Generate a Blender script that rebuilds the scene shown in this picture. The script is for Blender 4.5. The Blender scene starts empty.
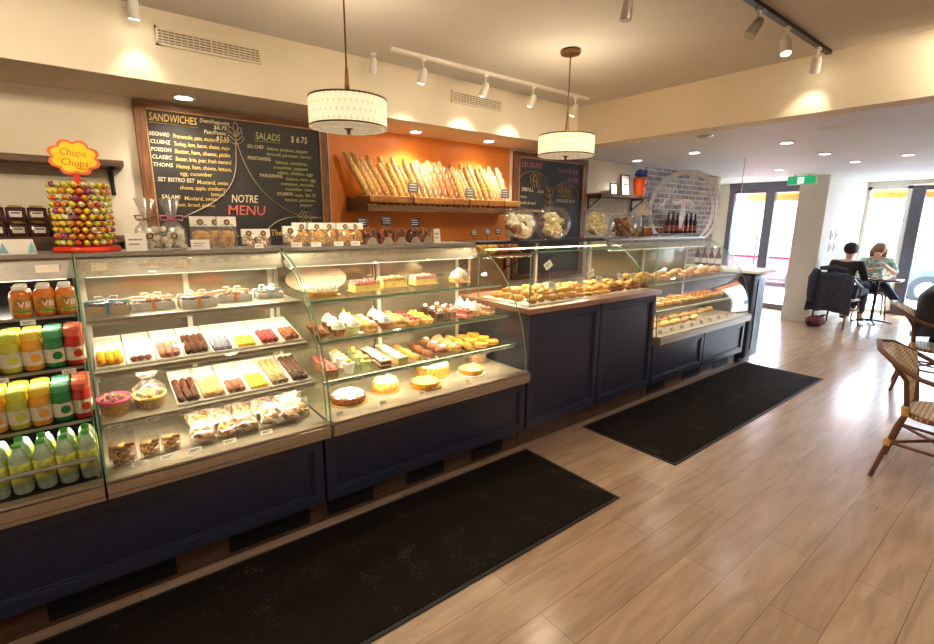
import bpy, bmesh, math, random
from mathutils import Vector, Matrix, Euler
random.seed(7)
PI = math.pi
S = bpy.context.scene
C = S.collection

# ------------------------------------------------------------------ camera
YAW, PITCH, ROLL, F = 0.903395, -0.208336, 0.0084553, 477.324
cd_ = bpy.data.cameras.new('camera'); cam = bpy.data.objects.new('camera', cd_); C.objects.link(cam)
cd_.sensor_fit = 'HORIZONTAL'; cd_.sensor_width = 36.0; cd_.lens = 36.0 * F / 934.0
cd_.clip_start = 0.05; cd_.clip_end = 300
fw = Vector((math.cos(YAW)*math.cos(PITCH), math.sin(YAW)*math.cos(PITCH), math.sin(PITCH)))
rt = Vector((math.sin(YAW), -math.cos(YAW), 0)); up = rt.cross(fw)
r2 = rt*math.cos(ROLL) + up*math.sin(ROLL); u2 = -rt*math.sin(ROLL) + up*math.cos(ROLL)
M3 = Matrix((r2, u2, -fw)).transposed()
cam.matrix_world = Matrix.Translation((0, 0, 1.6)) @ M3.to_4x4()
S.camera = cam

# ------------------------------------------------------------------ view, world, sun
S.view_settings.view_transform = 'Standard'
S.view_settings.look = 'None'
S.view_settings.gamma = 1.0
S.view_settings.exposure = 0.95
S.view_settings.use_curve_mapping = False
S.cycles.max_bounces = 10; S.cycles.transparent_max_bounces = 32
S.cycles.diffuse_bounces = 5; S.cycles.glossy_bounces = 4
S.cycles.caustics_reflective = False; S.cycles.caustics_refractive = False
S.cycles.sample_clamp_indirect = 4.0
S.cycles.use_denoising = True
W = bpy.data.worlds.new('sky'); S.world = W; W.use_nodes = True
wn = W.node_tree.nodes; wl = W.node_tree.links
bg = wn['Background']; bg.inputs['Strength'].default_value = 17
bg.inputs['Color'].default_value = (0.66, 0.83, 1.0, 1)
def lamp(name, kind, loc, energy, col=(1, 1, 1), direction=None, parent=None, **kw):
    d = bpy.data.lights.new(name, kind); d.energy = energy; d.color = col
    for k, v in kw.items(): setattr(d, k, v)
    o = bpy.data.objects.new(name, d); C.objects.link(o); o.location = loc
    if direction is not None: o.rotation_euler = Vector(direction).to_track_quat('-Z', 'Y').to_euler()
    if parent: o.parent = parent; o.location = Vector(loc) - parent.location
    return o
lamp('sun', 'SUN', (20, 0, 20), 9.0, (1, .96, .88), (-0.55, 0.12, -0.8), angle=0.02)
# daylight portals in the glazed openings
for (loc, sx, sy) in (((11.38, 1.05, 1.15), 2.3, 3.1), ((10.18, 3.75, 1.15), 2.3, 1.5)):
    p_ = lamp('daylight_portal', 'AREA', loc, 1.0, (1, 1, 1), (-1, 0, 0), shape='RECTANGLE', size=sx, size_y=sy)
    p_.data.cycles.is_portal = True
    # local x of the lamp runs along world z here
    p_.rotation_euler = Matrix(((0, 0, 1), (0, 1, 0), (-1, 0, 0))).to_euler()

# ------------------------------------------------------------------ materials
MATS = {}
def srgb(c):
    return tuple((x/12.92 if x <= .04045 else ((x+.055)/1.055)**2.4) for x in c)
def rgb(r, g, b): return srgb((r/255., g/255., b/255.))
def mat(name, col, rough=.5, metal=0., vary=.08, scale=20., bump=0., emit=0., spec=.5, coat=0., trans=0., sss=0.):
    if name in MATS: return MATS[name]
    m = bpy.data.materials.new(name); m.use_nodes = True; nt = m.node_tree; N = nt.nodes; Lk = nt.links
    b = N['Principled BSDF']
    b.inputs['Roughness'].default_value = rough; b.inputs['Metallic'].default_value = metal
    b.inputs['Specular IOR Level'].default_value = spec; b.inputs['Coat Weight'].default_value = coat
    if trans: b.inputs['Transmission Weight'].default_value = trans
    if sss: b.inputs['Subsurface Weight'].default_value = sss; b.inputs['Subsurface Radius'].default_value = (.01, .006, .003)
    tc = N.new('ShaderNodeTexCoord'); nz = N.new('ShaderNodeTexNoise'); nz.inputs['Scale'].default_value = scale
    nz.inputs['Detail'].default_value = 3
    Lk.new(tc.outputs['Object'], nz.inputs['Vector'])
    rp = N.new('ShaderNodeValToRGB')
    lo = tuple(max(0, x*(1-vary*2)) for x in col); hi = tuple(min(1, x*(1+vary*2)) for x in col)
    rp.color_ramp.elements[0].position = .3; rp.color_ramp.elements[1].position = .7
    rp.color_ramp.elements[0].color = (*lo, 1); rp.color_ramp.elements[1].color = (*hi, 1)
    Lk.new(nz.outputs['Fac'], rp.inputs['Fac']); Lk.new(rp.outputs['Color'], b.inputs['Base Color'])
    if bump:
        bp = N.new('ShaderNodeBump'); bp.inputs['Strength'].default_value = min(1, bump); bp.inputs['Distance'].default_value = .004
        Lk.new(nz.outputs['Fac'], bp.inputs['Height']); Lk.new(bp.outputs['Normal'], b.inputs['Normal'])
    if emit:
        b.inputs['Emission Color'].default_value = (*col, 1); b.inputs['Emission Strength'].default_value = emit
    MATS[name] = m; return m
def clear(name, tint=(.97, .98, .955), gloss=.05, rough=.02, milky=0., milk=(1, 1, 1), fk=.22):
    """thin clear sheet: see-through, with a fresnel sheen and (for film) a little milkiness"""
    if name in MATS: return MATS[name]
    m = bpy.data.materials.new(name); m.use_nodes = True; nt = m.node_tree; N = nt.nodes; Lk = nt.links
    N.remove(N['Principled BSDF']); out = N['Material Output']
    t = N.new('ShaderNodeBsdfTransparent'); t.inputs['Color'].default_value = (*tint, 1)
    g = N.new('ShaderNodeBsdfGlossy'); g.inputs['Roughness'].default_value = rough
    fr = N.new('ShaderNodeLayerWeight'); fr.inputs['Blend'].default_value = .25
    ma = N.new('ShaderNodeMath'); ma.operation = 'MULTIPLY_ADD'; ma.inputs[1].default_value = fk; ma.inputs[2].default_value = gloss*.6
    ma.use_clamp = True
    Lk.new(fr.outputs['Fresnel'], ma.inputs[0])
    mx = N.new('ShaderNodeMixShader'); Lk.new(ma.outputs[0], mx.inputs[0]); Lk.new(t.outputs[0], mx.inputs[1]); Lk.new(g.outputs[0], mx.inputs[2])
    last = mx
    if milky:
        tcn = N.new('ShaderNodeTexCoord'); nz = N.new('ShaderNodeTexNoise'); nz.inputs['Scale'].default_value = 45
        Lk.new(tcn.outputs['Object'], nz.inputs['Vector'])
        mr = N.new('ShaderNodeMapRange'); mr.inputs[1].default_value = .45; mr.inputs[2].default_value = .75; mr.inputs[3].default_value = milky*.3; mr.inputs[4].default_value = milky*2.2
        Lk.new(nz.outputs['Fac'], mr.inputs[0])
        d = N.new('ShaderNodeBsdfDiffuse'); d.inputs['Color'].default_value = (*milk, 1)
        m2 = N.new('ShaderNodeMixShader'); Lk.new(mr.outputs[0], m2.inputs[0])
        Lk.new(mx.outputs[0], m2.inputs[1]); Lk.new(d.outputs[0], m2.inputs[2]); last = m2
    Lk.new(last.outputs[0], out.inputs['Surface'])
    MATS[name] = m; return m
def brickmat(name, c1, c2, mortar, w, h, ms, rough, rot=(0, 0, 0), offset=.5, axes='XY', bump=.3, noise_col=None, grain=0., spec=.5):
    m = bpy.data.materials.new(name); m.use_nodes = True; nt = m.node_tree; N = nt.nodes; Lk = nt.links
    b = N['Principled BSDF']; b.inputs['Roughness'].default_value = rough; b.inputs['Specular IOR Level'].default_value = spec
    tc = N.new('ShaderNodeTexCoord'); sp = N.new('ShaderNodeSeparateXYZ'); cb = N.new('ShaderNodeCombineXYZ')
    Lk.new(tc.outputs['Object'], sp.inputs[0])
    Lk.new(sp.outputs[axes[0]], cb.inputs['X']); Lk.new(sp.outputs[axes[1]], cb.inputs['Y'])
    br = N.new('ShaderNodeTexBrick'); Lk.new(cb.outputs[0], br.inputs['Vector'])
    br.inputs['Color1'].default_value = (*c1, 1); br.inputs['Color2'].default_value = (*c2, 1); br.inputs['Mortar'].default_value = (*mortar, 1)
    br.inputs['Scale'].default_value = 1; br.inputs['Mortar Size'].default_value = ms; br.inputs['Brick Width'].default_value = w; br.inputs['Row Height'].default_value = h
    br.offset = offset; br.inputs['Bias'].default_value = 0.
    mp = N.new('ShaderNodeMapping'); mp.inputs['Scale'].default_value = (1.2, 9, 1) if grain else (3, 3, 3)
    nz = N.new('ShaderNodeTexNoise'); nz.inputs['Scale'].default_value = 2.2; nz.inputs['Detail'].default_value = 6; nz.inputs['Distortion'].default_value = .6
    Lk.new(cb.outputs[0], mp.inputs[0]); Lk.new(mp.outputs[0], nz.inputs['Vector'])
    rp = N.new('ShaderNodeValToRGB'); rp.color_ramp.elements[0].color = (.66, .63, .60, 1); rp.color_ramp.elements[1].color = (1.12, 1.12, 1.12, 1)
    rp.color_ramp.elements[0].position = .25; rp.color_ramp.elements[1].position = .65
    Lk.new(nz.outputs['Fac'], rp.inputs[0])
    mx = N.new('ShaderNodeMix'); mx.data_type = 'RGBA'; mx.blend_type = 'MULTIPLY'; mx.inputs[0].default_value = .75
    Lk.new(br.outputs['Color'], mx.inputs[6]); Lk.new(rp.outputs[0], mx.inputs[7])
    last = mx
    if grain:   # dark splits and knots in the boards
        mp2 = N.new('ShaderNodeMapping'); mp2.inputs['Scale'].default_value = (1.1, 7, 1)
        n2 = N.new('ShaderNodeTexNoise'); n2.inputs['Scale'].default_value = 1.7; n2.inputs['Detail'].default_value = 8; n2.inputs['Roughness'].default_value = .7
        Lk.new(cb.outputs[0], mp2.inputs[0]); Lk.new(mp2.outputs[0], n2.inputs['Vector'])
        r3 = N.new('ShaderNodeValToRGB'); r3.color_ramp.elements[0].position = .30; r3.color_ramp.elements[1].position = .36
        r3.color_ramp.elements[0].color = (.45, .38, .33, 1); r3.color_ramp.elements[1].color = (1, 1, 1, 1)
        Lk.new(n2.outputs['Fac'], r3.inputs[0])
        m3 = N.new('ShaderNodeMix'); m3.data_type = 'RGBA'; m3.blend_type = 'MULTIPLY'; m3.inputs[0].default_value = grain
        Lk.new(mx.outputs[2], m3.inputs[6]); Lk.new(r3.outputs[0], m3.inputs[7]); last = m3
    Lk.new(last.outputs[2], b.inputs['Base Color'])
    bp = N.new('ShaderNodeBump'); bp.inputs['Strength'].default_value = bump; bp.inputs['Distance'].default_value = .003; bp.invert = True
    Lk.new(br.outputs['Fac'], bp.inputs['Height']); Lk.new(bp.outputs['Normal'], b.inputs['Normal'])
    MATS[name] = m; return m
def woodmat(name, c1, c2, rough=.45, axis='X', scale=6.):
    m = bpy.data.materials.new(name); m.use_nodes = True; nt = m.node_tree; N = nt.nodes; Lk = nt.links
    b = N['Principled BSDF']; b.inputs['Roughness'].default_value = rough
    tc = N.new('ShaderNodeTexCoord'); mp = N.new('ShaderNodeMapping')
    sc = {'X': (1, 12, 12), 'Y': (12, 1, 12), 'Z': (12, 12, 1)}[axis]; mp.inputs['Scale'].default_value = sc
    nz = N.new('ShaderNodeTexNoise'); nz.inputs['Scale'].default_value = scale; nz.inputs['Detail'].default_value = 5
    Lk.new(tc.outputs['Object'], mp.inputs[0]); Lk.new(mp.outputs[0], nz.inputs['Vector'])
    rp = N.new('ShaderNodeValToRGB'); rp.color_ramp.elements[0].position = .35; rp.color_ramp.elements[1].position = .65
    rp.color_ramp.elements[0].color = (*c1, 1); rp.color_ramp.elements[1].color = (*c2, 1)
    Lk.new(nz.outputs['Fac'], rp.inputs[0]); Lk.new(rp.outputs[0], b.inputs['Base Color'])
    MATS[name] = m; return m

m_cream = mat('cream_wall_paint', rgb(236, 224, 200), .75, vary=.02, scale=3)
m_ceil = mat('ceiling_paint', rgb(208, 203, 198), .85, vary=.02, scale=2)
m_ceil2 = mat('white_ceiling_paint', rgb(232, 236, 240), .6, vary=.015, scale=2)
m_orange = mat('orange_wall_paint', rgb(224, 132, 42), .36, vary=.05, scale=2.5)
m_beige = mat('beige_wall_paint', rgb(232, 226, 212), .7, vary=.02, scale=3)
m_floor = brickmat('oak_floor_boards', rgb(184, 155, 127), rgb(170, 141, 115), rgb(134, 110, 90), 1.3, .19, .0018, .22, axes='XY', bump=.15, grain=.7, offset=.37, spec=.55)
m_brick = brickmat('grey_brown_brick', rgb(198, 172, 158), rgb(142, 124, 118), rgb(214, 208, 202), .23, .075, .010, .8, axes='XZ', bump=.6)
m_navy = mat('navy_cabinet_paint', rgb(40, 43, 66), .34, vary=.05, scale=8, spec=.6)
m_alu = mat('brushed_aluminium', rgb(190, 178, 160), .32, metal=.85, vary=.04, scale=30)
m_steel = mat('satin_steel', rgb(175, 170, 160), .38, metal=.8, vary=.05, scale=15)
m_dark = mat('black_metal', rgb(34, 32, 32), .4, metal=.4, vary=.05)
m_black = mat('matt_black', rgb(18, 17, 18), .6, vary=.05)
m_white = mat('white_enamel', rgb(238, 234, 226), .45, vary=.02)
m_card = mat('white_card', rgb(246, 242, 230), .7, vary=.02)
m_kick = woodmat('brown_wood_kickboard', rgb(72, 50, 38), rgb(104, 76, 56), .35)
m_frame = woodmat('stained_wood_frame', rgb(92, 54, 24), rgb(146, 92, 44), .45)
m_framev = woodmat('stained_wood_frame_upright', rgb(92, 54, 24), rgb(146, 92, 44), .45, axis='Z')
m_shelfw = woodmat('rustic_brown_shelf_wood', rgb(84, 60, 40), rgb(128, 96, 64), .55)
m_worktop = woodmat('worktop_wood_edge', rgb(128, 88, 66), rgb(158, 116, 92), .35)
m_stone = mat('pale_worktop', rgb(214, 196, 182), .25, vary=.05, scale=30)
m_board = mat('chalkboard', rgb(44, 40, 36), .55, vary=.18, scale=7)
m_glass = clear('case_glass')
m_glass_edge = mat('green_glass_edge', rgb(120, 168, 140), .15, vary=.05)
m_end = clear('case_end_glass', gloss=.01, fk=.07)
m_hood = clear('hood_acrylic', (.93, .96, .98), .0, .05, fk=.04)
m_film = clear('cellophane_film', (.97, .97, .97), .12, .12, milky=.13, milk=(.95, .92, .88))
m_acryl = clear('clear_acrylic', (.97, .98, .98), .05, .04, milky=.015)
m_window = clear('window_glass', (.96, .99, 1), .02)

# ------------------------------------------------------------------ mesh builder
class MB:
    def __init__(s): s.v = []; s.f = []; s.m = []; s.sm = []
    def add(s, vs, fs, m=0, smooth=False, T=None):
        n = len(s.v)
        if T is not None: vs = [tuple(T @ Vector(v)) for v in vs]
        s.v.extend(tuple(v) for v in vs)
        for f in fs: s.f.append(tuple(i+n for i in f)); s.m.append(m); s.sm.append(smooth)
        return s
    def box(s, x0, y0, z0, x1, y1, z1, m=0, T=None):
        if x0 > x1: x0, x1 = x1, x0
        if y0 > y1: y0, y1 = y1, y0
        if z0 > z1: z0, z1 = z1, z0
        vs = [(x0, y0, z0), (x1, y0, z0), (x1, y1, z0), (x0, y1, z0), (x0, y0, z1), (x1, y0, z1), (x1, y1, z1), (x0, y1, z1)]
        return s.add(vs, [(0, 3, 2, 1), (4, 5, 6, 7), (0, 1, 5, 4), (1, 2, 6, 5), (2, 3, 7, 6), (3, 0, 4, 7)], m, False, T)
    def rbox(s, x0, y0, z0, x1, y1, z1, r=.01, m=0, T=None, n=3):
        """box with rounded vertical edges and softened top"""
        pts = []
        for cx, cy, a0 in ((x1-r, y1-r, 0), (x0+r, y1-r, PI/2), (x0+r, y0+r, PI), (x1-r, y0+r, 1.5*PI)):
            for i in range(n+1):
                a = a0 + PI/2*i/n; pts.append((cx, cy, math.cos(a), math.sin(a)))
        rings = [(z0, 0), (z1-r*.6, 0), (z1-r*.2, -r*.25), (z1, -r*.7)]
        vs = []; k = len(pts)
        for z, dr in rings:
            for (cx, cy, ca, sa) in pts: vs.append((cx+(r+dr)*ca, cy+(r+dr)*sa, z))
        fs = []
        for j in range(len(rings)-1):
            for i in range(k): fs.append((j*k+i, j*k+(i+1) % k, (j+1)*k+(i+1) % k, (j+1)*k+i))
        fs.append(tuple(range(k-1, -1, -1))); fs.append(tuple((len(rings)-1)*k+i for i in range(k)))
        return s.add(vs, fs, m, True, T)
    def prism(s, poly, axis, a, b, m=0, smooth=False, T=None):
        """poly: 2-D outline; axis X -> (y,z), Y -> (x,z), Z -> (x,y)"""
        def P(p, t):
            return {'X': (t, p[0], p[1]), 'Y': (p[0], t, p[1]), 'Z': (p[0], p[1], t)}[axis]
        n = len(poly); vs = [P(p, a) for p in poly] + [P(p, b) for p in poly]
        fs = [(i, (i+1) % n, n+(i+1) % n, n+i) for i in range(n)]
        fs.append(tuple(range(n-1, -1, -1))); fs.append(tuple(range(n, 2*n)))
        return s.add(vs, fs, m, smooth, T)
    def lathe(s, prof, n=20, c=(0, 0, 0), m=0, sx=1., sy=1., T=None, flute=0, fl=0., smooth=True):
        vs = []; fs = []; k = len(prof)
        for j, (r, z) in enumerate(prof):
            for i in range(n):
                a = 2*PI*i/n; rr = r*(1+(fl*math.cos(flute*a) if flute else 0))
                vs.append((c[0]+rr*sx*math.cos(a), c[1]+rr*sy*math.sin(a), c[2]+z))
        for j in range(k-1):
            for i in range(n): fs.append((j*n+i, j*n+(i+1) % n, (j+1)*n+(i+1) % n, (j+1)*n+i))
        if prof[0][0] > 1e-5: fs.append(tuple(range(n-1, -1, -1)))
        if prof[-1][0] > 1e-5: fs.append(tuple((k-1)*n+i for i in range(n)))
        return s.add(vs, fs, m, smooth, T)
    def cyl(s, p0, p1, r0, r1=None, n=12, m=0, smooth=True):
        return s.tube([p0, p1], [r0, r0 if r1 is None else r1], n, m, smooth)
    def tube(s, pts, r, n=8, m=0, smooth=True, closed=False, flat=1.):
        pts = [Vector(p) for p in pts]; k = len(pts)
        rs = [r]*k if not isinstance(r, (list, tuple)) else list(r)
        vs = []; prev = None
        for i, p in enumerate(pts):
            if closed: t = (pts[(i+1) % k]-pts[i-1])
            else: t = pts[min(i+1, k-1)]-pts[max(i-1, 0)]
            t = t.normalized() if t.length > 1e-9 else Vector((0, 0, 1))
            if prev is None:
                a = Vector((0, 0, 1)) if abs(t.z) < .9 else Vector((1, 0, 0))
                u = t.cross(a).normalized()
            else:
                u = prev - t*prev.dot(t); u = u.normalized() if u.length > 1e-6 else t.orthogonal().normalized()
            prev = u; w = t.cross(u)
            for j in range(n):
                a = 2*PI*j/n; vs.append(tuple(p + (u*math.cos(a)+w*math.sin(a)*flat)*rs[i]))
        fs = []
        for i in range(k if closed else k-1):
            i2 = (i+1) % k
            for j in range(n): fs.append((i*n+j, i*n+(j+1) % n, i2*n+(j+1) % n, i2*n+j))
        if not closed:
            fs.append(tuple(range(n-1, -1, -1))); fs.append(tuple((k-1)*n+j for j in range(n)))
        return s.add(vs, fs, m, smooth)
    def ball(s, c, r, nu=12, nv=8, m=0, jit=0., T=None, seed=0):
        rx, ry, rz = (r, r, r) if not isinstance(r, (list, tuple)) else r
        rd = random.Random(seed)
        vs = [(c[0], c[1], c[2]-rz)]
        for j in range(1, nv):
            b = -PI/2+PI*j/nv
            for i in range(nu):
                a = 2*PI*i/nu; q = 1+rd.uniform(-jit, jit)
                vs.append((c[0]+rx*q*math.cos(b)*math.cos(a), c[1]+ry*q*math.cos(b)*math.sin(a), c[2]+rz*q*math.sin(b)))
        vs.append((c[0], c[1], c[2]+rz)); fs = []
        for i in range(nu): fs.append((0, 1+(i+1) % nu, 1+i))
        for j in range(nv-2):
            for i in range(nu): fs.append((1+j*nu+i, 1+j*nu+(i+1) % nu, 1+(j+1)*nu+(i+1) % nu, 1+(j+1)*nu+i))
        l = len(vs)-1; o = 1+(nv-2)*nu
        for i in range(nu): fs.append((l, o+i, o+(i+1) % nu))
        return s.add(vs, fs, m, True, T)
    def mesh(s, name, mats, off=None):
        me = bpy.data.meshes.new(name)
        vs = s.v if off is None else [(v[0]-off[0], v[1]-off[1], v[2]-off[2]) for v in s.v]
        me.from_pydata(vs, [], s.f)
        for m in mats: me.materials.append(m)
        me.polygons.foreach_set('material_index', s.m); me.polygons.foreach_set('use_smooth', s.sm)
        me.update()
        if any(s.sm): me.set_sharp_from_angle(angle=math.radians(42))
        return me
    def build(s, name, mats, parent=None, loc=None, bevel=0., world=True):
        """world: vertices are in world coordinates when the parent stands unrotated"""
        if not isinstance(mats, (list, tuple)): mats = [mats]
        off = None
        if parent is not None and world:
            off = Vector(parent.location)
            if parent.parent is not None: off = off + Vector(parent.parent.location)
        o = bpy.data.objects.new(name, s.mesh(name, mats, off)); C.objects.link(o)
        if parent is not None: o.parent = parent
        if loc is not None: o.location = loc
        if bevel:
            b = o.modifiers.new('edge', 'BEVEL'); b.width = bevel; b.segments = 2; b.limit_method = 'ANGLE'
        return o
def tag(o, label, cat, group=None):
    o['label'] = label; o['category'] = cat
    if group: o['group'] = group
    return o
def T(name, label, cat, loc=(0, 0, 0), rz=0, group=None):
    o = bpy.data.objects.new(name, None); C.objects.link(o); o.location = loc; o.rotation_euler = (0, 0, rz)
    o.empty_display_size = .05
    return tag(o, label, cat, group)
def struct(name, mb, m, parent=None, bevel=0.):
    o = mb.build(name, m, parent, bevel=bevel)
    if parent is None: o['kind'] = 'structure'
    return o
def kids(o): return [c for c in o.children]
def copy_tree(o, parent=None):
    c = o.copy(); C.objects.link(c)
    if parent is not None: c.parent = parent
    for ch in CH.get(o.name, []): 
        copy_tree(ch, c)
    return c
CH = {}
def note(root):
    """remember the children of a prototype once it is finished"""
    CH.clear()
    for o in bpy.data.objects:
        if o.parent is not None: CH.setdefault(o.parent.name, []).append(o)
PROTO = {}
def place(key, builder, loc, rz, label, cat, group=None, scale=None):
    """the first of a kind is built, the others are copies of it with copies of its parts"""
    if key not in PROTO:
        r = builder(); PROTO[key] = (r, tree_of(r))
    else:
        r = clone(PROTO[key][1])
    r.location = loc; r.rotation_euler = rz if isinstance(rz, (tuple, list)) else (0, 0, rz)
    if scale is not None: r.scale = scale if isinstance(scale, (tuple, list)) else (scale,)*3
    r['label'] = label; r['category'] = cat
    if group: r['group'] = group
    elif 'group' in r: del r['group']
    return r
def tree_of(o):
    return (o, [tree_of(c) for c in NEWKIDS.get(o.name, [])])
def clone(t, parent=None):
    c = t[0].copy(); C.objects.link(c)
    if parent is not None: c.parent = parent
    for k in t[1]: clone(k, c)
    return c
NEWKIDS = {}
_b = MB.build
def _build(s, name, mats, parent=None, loc=None, bevel=0., world=True):
    o = _b(s, name, mats, parent, loc, bevel, world)
    if parent is not None: NEWKIDS.setdefault(parent.name, []).append(o)
    return o
MB.build = _build
def E0(name):
    o = bpy.data.objects.new(name, None); C.objects.link(o); o.empty_display_size = .03
    return o
ORD = 'first second third fourth fifth sixth seventh eighth ninth tenth eleventh twelfth thirteenth fourteenth fifteenth sixteenth seventeenth eighteenth nineteenth twentieth'.split()
def ordw(i, n):
    """i from 0: place counted from the left"""
    return 'leftmost' if i == 0 else ('rightmost' if i == n-1 else ORD[i] + ' from left')

_text_cache = {}
def text_geo(txt):
    if txt not in _text_cache:
        cu = bpy.data.curves.new('lettering', 'FONT'); cu.body = txt; cu.size = 1; cu.resolution_u = 2; cu.offset = .004
        ob = bpy.data.objects.new('lettering', cu); C.objects.link(ob)
        dg = bpy.context.evaluated_depsgraph_get()
        me = bpy.data.meshes.new_from_object(ob.evaluated_get(dg))
        vs = [tuple(v.co) for v in me.vertices]; fs = [tuple(p.vertices) for p in me.polygons]
        bpy.data.objects.remove(ob); bpy.data.meshes.remove(me); bpy.data.curves.remove(cu)
        _text_cache[txt] = (vs, fs)
    return _text_cache[txt]
def put_text(mb, txt, o, ux, uz, h, w=None, m=0, shear=0., align='L'):
    """lay lettering with its baseline start at o, reading along ux, upright along uz; h = capital height, w = total width"""
    vs, fs = text_geo(txt)
    if not vs: return
    x1 = max(v[0] for v in vs); k = h/.7
    kx = k if w is None else w/max(x1, .01)
    o = Vector(o); ux = Vector(ux); uz = Vector(uz)
    sh = {'L': 0, 'C': -x1*kx/2, 'R': -x1*kx}[align]
    mb.add([tuple(o + ux*(v[0]*kx+v[1]*k*shear+sh) + uz*(v[1]*k)) for v in vs], fs, m)
# ================================================================== THE ROOM
X0, X1, Y0, YW = -2.6, 11.4, -4.6, 3.95
ZL, ZC = 2.36, 2.74          # low ceiling / soffit height, main ceiling height
struct('floor', MB().box(X0-.1, Y0-.1, -.06, 11.5, 5.3, 0), m_floor)
struct('ceiling_main', MB().box(X0-.1, Y0-.1, ZC, 4.3, 4.1, ZC+.1), m_ceil)
struct('ceiling_low', MB().box(4.302, Y0-.1, ZL+.002, 11.5, 5.3, ZL+.12), m_ceil2)
struct('beam', MB().box(4.1, Y0-.1, ZL, 4.3, 3.4, ZC), m_cream)
struct('trim_soffit', MB().box(X0-.1, 3.4, ZL, 4.3, YW+.1, ZC), m_cream)
struct('wall_back', MB().box(X0-.1, YW, 0, 1.65, YW+.15, ZL).box(3.68, YW, 0, 6.26, YW+.15, ZL), m_cream)
struct('wall_back_orange', MB().box(1.65, YW, 0, 3.68, YW+.15, ZL), m_orange)
struct('wall_back_brick', MB().box(6.26, YW-.03, 0, 8.4, YW+.15, ZL), m_brick)
struct('wall_back_recess', MB().box(8.4, YW, 0, 8.55, 4.75, ZL).box(8.4, 4.75, 0, 10.3, 4.9, ZL), m_beige)
struct('wall_left', MB().box(X0-.1, Y0, 0, X0, YW, ZC), m_cream)
struct('wall_near', MB().box(X0-.1, Y0-.1, 0, 11.5, Y0, ZC), m_cream)
struct('column', MB().box(9.25, 2.6, 0, 11.5, 3.0, ZL), m_beige)
struct('baseboard_column', MB().box(9.235, 2.585, 0, 11.38, 2.6, .09).box(9.235, 2.6, 0, 9.25, 3.0, .09), m_white)
# window wall at x = 11.4
ww = MB(); ww.box(11.4, Y0, 2.29, 11.55, 2.6, ZL)
struct('wall_right', ww, m_beige)
def frame_window(n, y0, y1, mat_, z1=2.27, w=.06):
    b = MB(); b.box(11.4, y0, 0, 11.5, y0+w, z1); b.box(11.4, y1-w, 0, 11.5, y1, z1)
    b.box(11.4, y0, z1-.05, 11.5, y1, z1+.02); b.box(11.4, y0, 0, 11.5, y1, .06)
    o = struct('window_%d' % n, b, mat_)
    MB().box(11.44, y0+w, .06, 11.452, y1-w, z1-.05).build('pane', m_window, o)
    return o
frame_window(1, 1.98, 2.6, m_white)
m_bronze = mat('dark_bronze_frame', rgb(96, 96, 108), .35, metal=.3, vary=.04)
d = struct('door_1', MB().box(11.39, 1.80, 0, 11.49, 1.97, 2.27).box(11.39, .84, 0, 11.49, .98, 2.27).box(11.39, .98, 2.19, 11.49, 1.80, 2.27).box(11.39, .98, 0, 11.49, 1.80, .12), m_bronze)
MB().box(11.43, .98, .12, 11.442, 1.80, 2.19).build('pane', m_window, d)
MB().tube([(11.40, 1.74, .95), (11.33, 1.74, .98), (11.33, 1.74, 1.25), (11.40, 1.74, 1.28)], .012).build('door_handle', m_steel, d)
frame_window(2, -.5, .84, m_white)
struct('wall_right_piers', MB().box(11.4, Y0, 0, 11.52, -.5, 2.29), m_beige)
# glazed entrance at x = 10.2 behind the column
struct('wall_entrance', MB().box(10.2, 4.5, 0, 10.35, 4.9, ZL), m_beige)
struct('trim_entrance_header', MB().box(10.15, 3.0, 2.25, 10.35, 4.5, ZL), m_bronze)
d = struct('door_2', MB().box(10.18, 4.40, 0, 10.28, 4.5, 2.25).box(10.18, 3.68, 0, 10.28, 3.84, 2.25).box(10.18, 3.84, 2.17, 10.28, 4.4, 2.25).box(10.18, 3.84, 0, 10.28, 4.4, .1)
           .box(10.18, 3.0, 0, 10.28, 3.06, 2.25).box(10.18, 3.06, 2.17, 10.28, 3.68, 2.25).box(10.18, 3.06, 0, 10.28, 3.68, .1), m_bronze)
MB().box(10.22, 3.84, .1, 10.232, 4.4, 2.17).build('pane', m_window, d)
MB().box(10.22, 3.06, .1, 10.232, 3.68, 2.17).build('pane', m_window, d)
MB().tube([(10.18, 3.87, .8), (10.10, 3.87, .83), (10.10, 3.87, 1.35), (10.18, 3.87, 1.38)], .014).build('door_handle', m_steel, d)
# vents high on the soffit face
def vent(x0, x1, lab):
    z0, z1 = 2.555, 2.65
    t = T('air_vent', lab, 'vent', ((x0+x1)/2, 3.4, z0), group='vents in the upper wall')
    MB().box(x0+.01, 3.392, z0+.01, x1-.01, 3.398, z1-.01).build('backing', mat('vent_dark', rgb(120, 104, 84), .8), t)
    fr = MB(); fr.box(x0, 3.38, z0, x1, 3.398, z0+.012).box(x0, 3.38, z1-.012, x1, 3.398, z1).box(x0, 3.38, z0, x0+.012, 3.398, z1).box(x1-.012, 3.38, z0, x1, 3.398, z1)
    xm = (x0+x1)/2; fr.box(xm-.004, 3.38, z0, xm+.004, 3.398, z1)
    fr.build('frame', m_cream, t)
    sl = MB()
    for i in range(5): z = z0+.020+i*.0145; sl.box(x0+.012, 3.382, z, x1-.012, 3.392, z+.006)
    k = int((x1-x0)/.03)
    for i in range(1, k): x = x0+(x1-x0)*i/k; sl.box(x-.002, 3.384, z0, x+.002, 3.392, z1)
    sl.build('grille', m_cream, t)
vent(.44, 1.0, 'long cream air vent grille above the sandwich chalkboard')
vent(2.49, 3.04, 'short cream air vent grille behind the white track spotlights')

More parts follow.
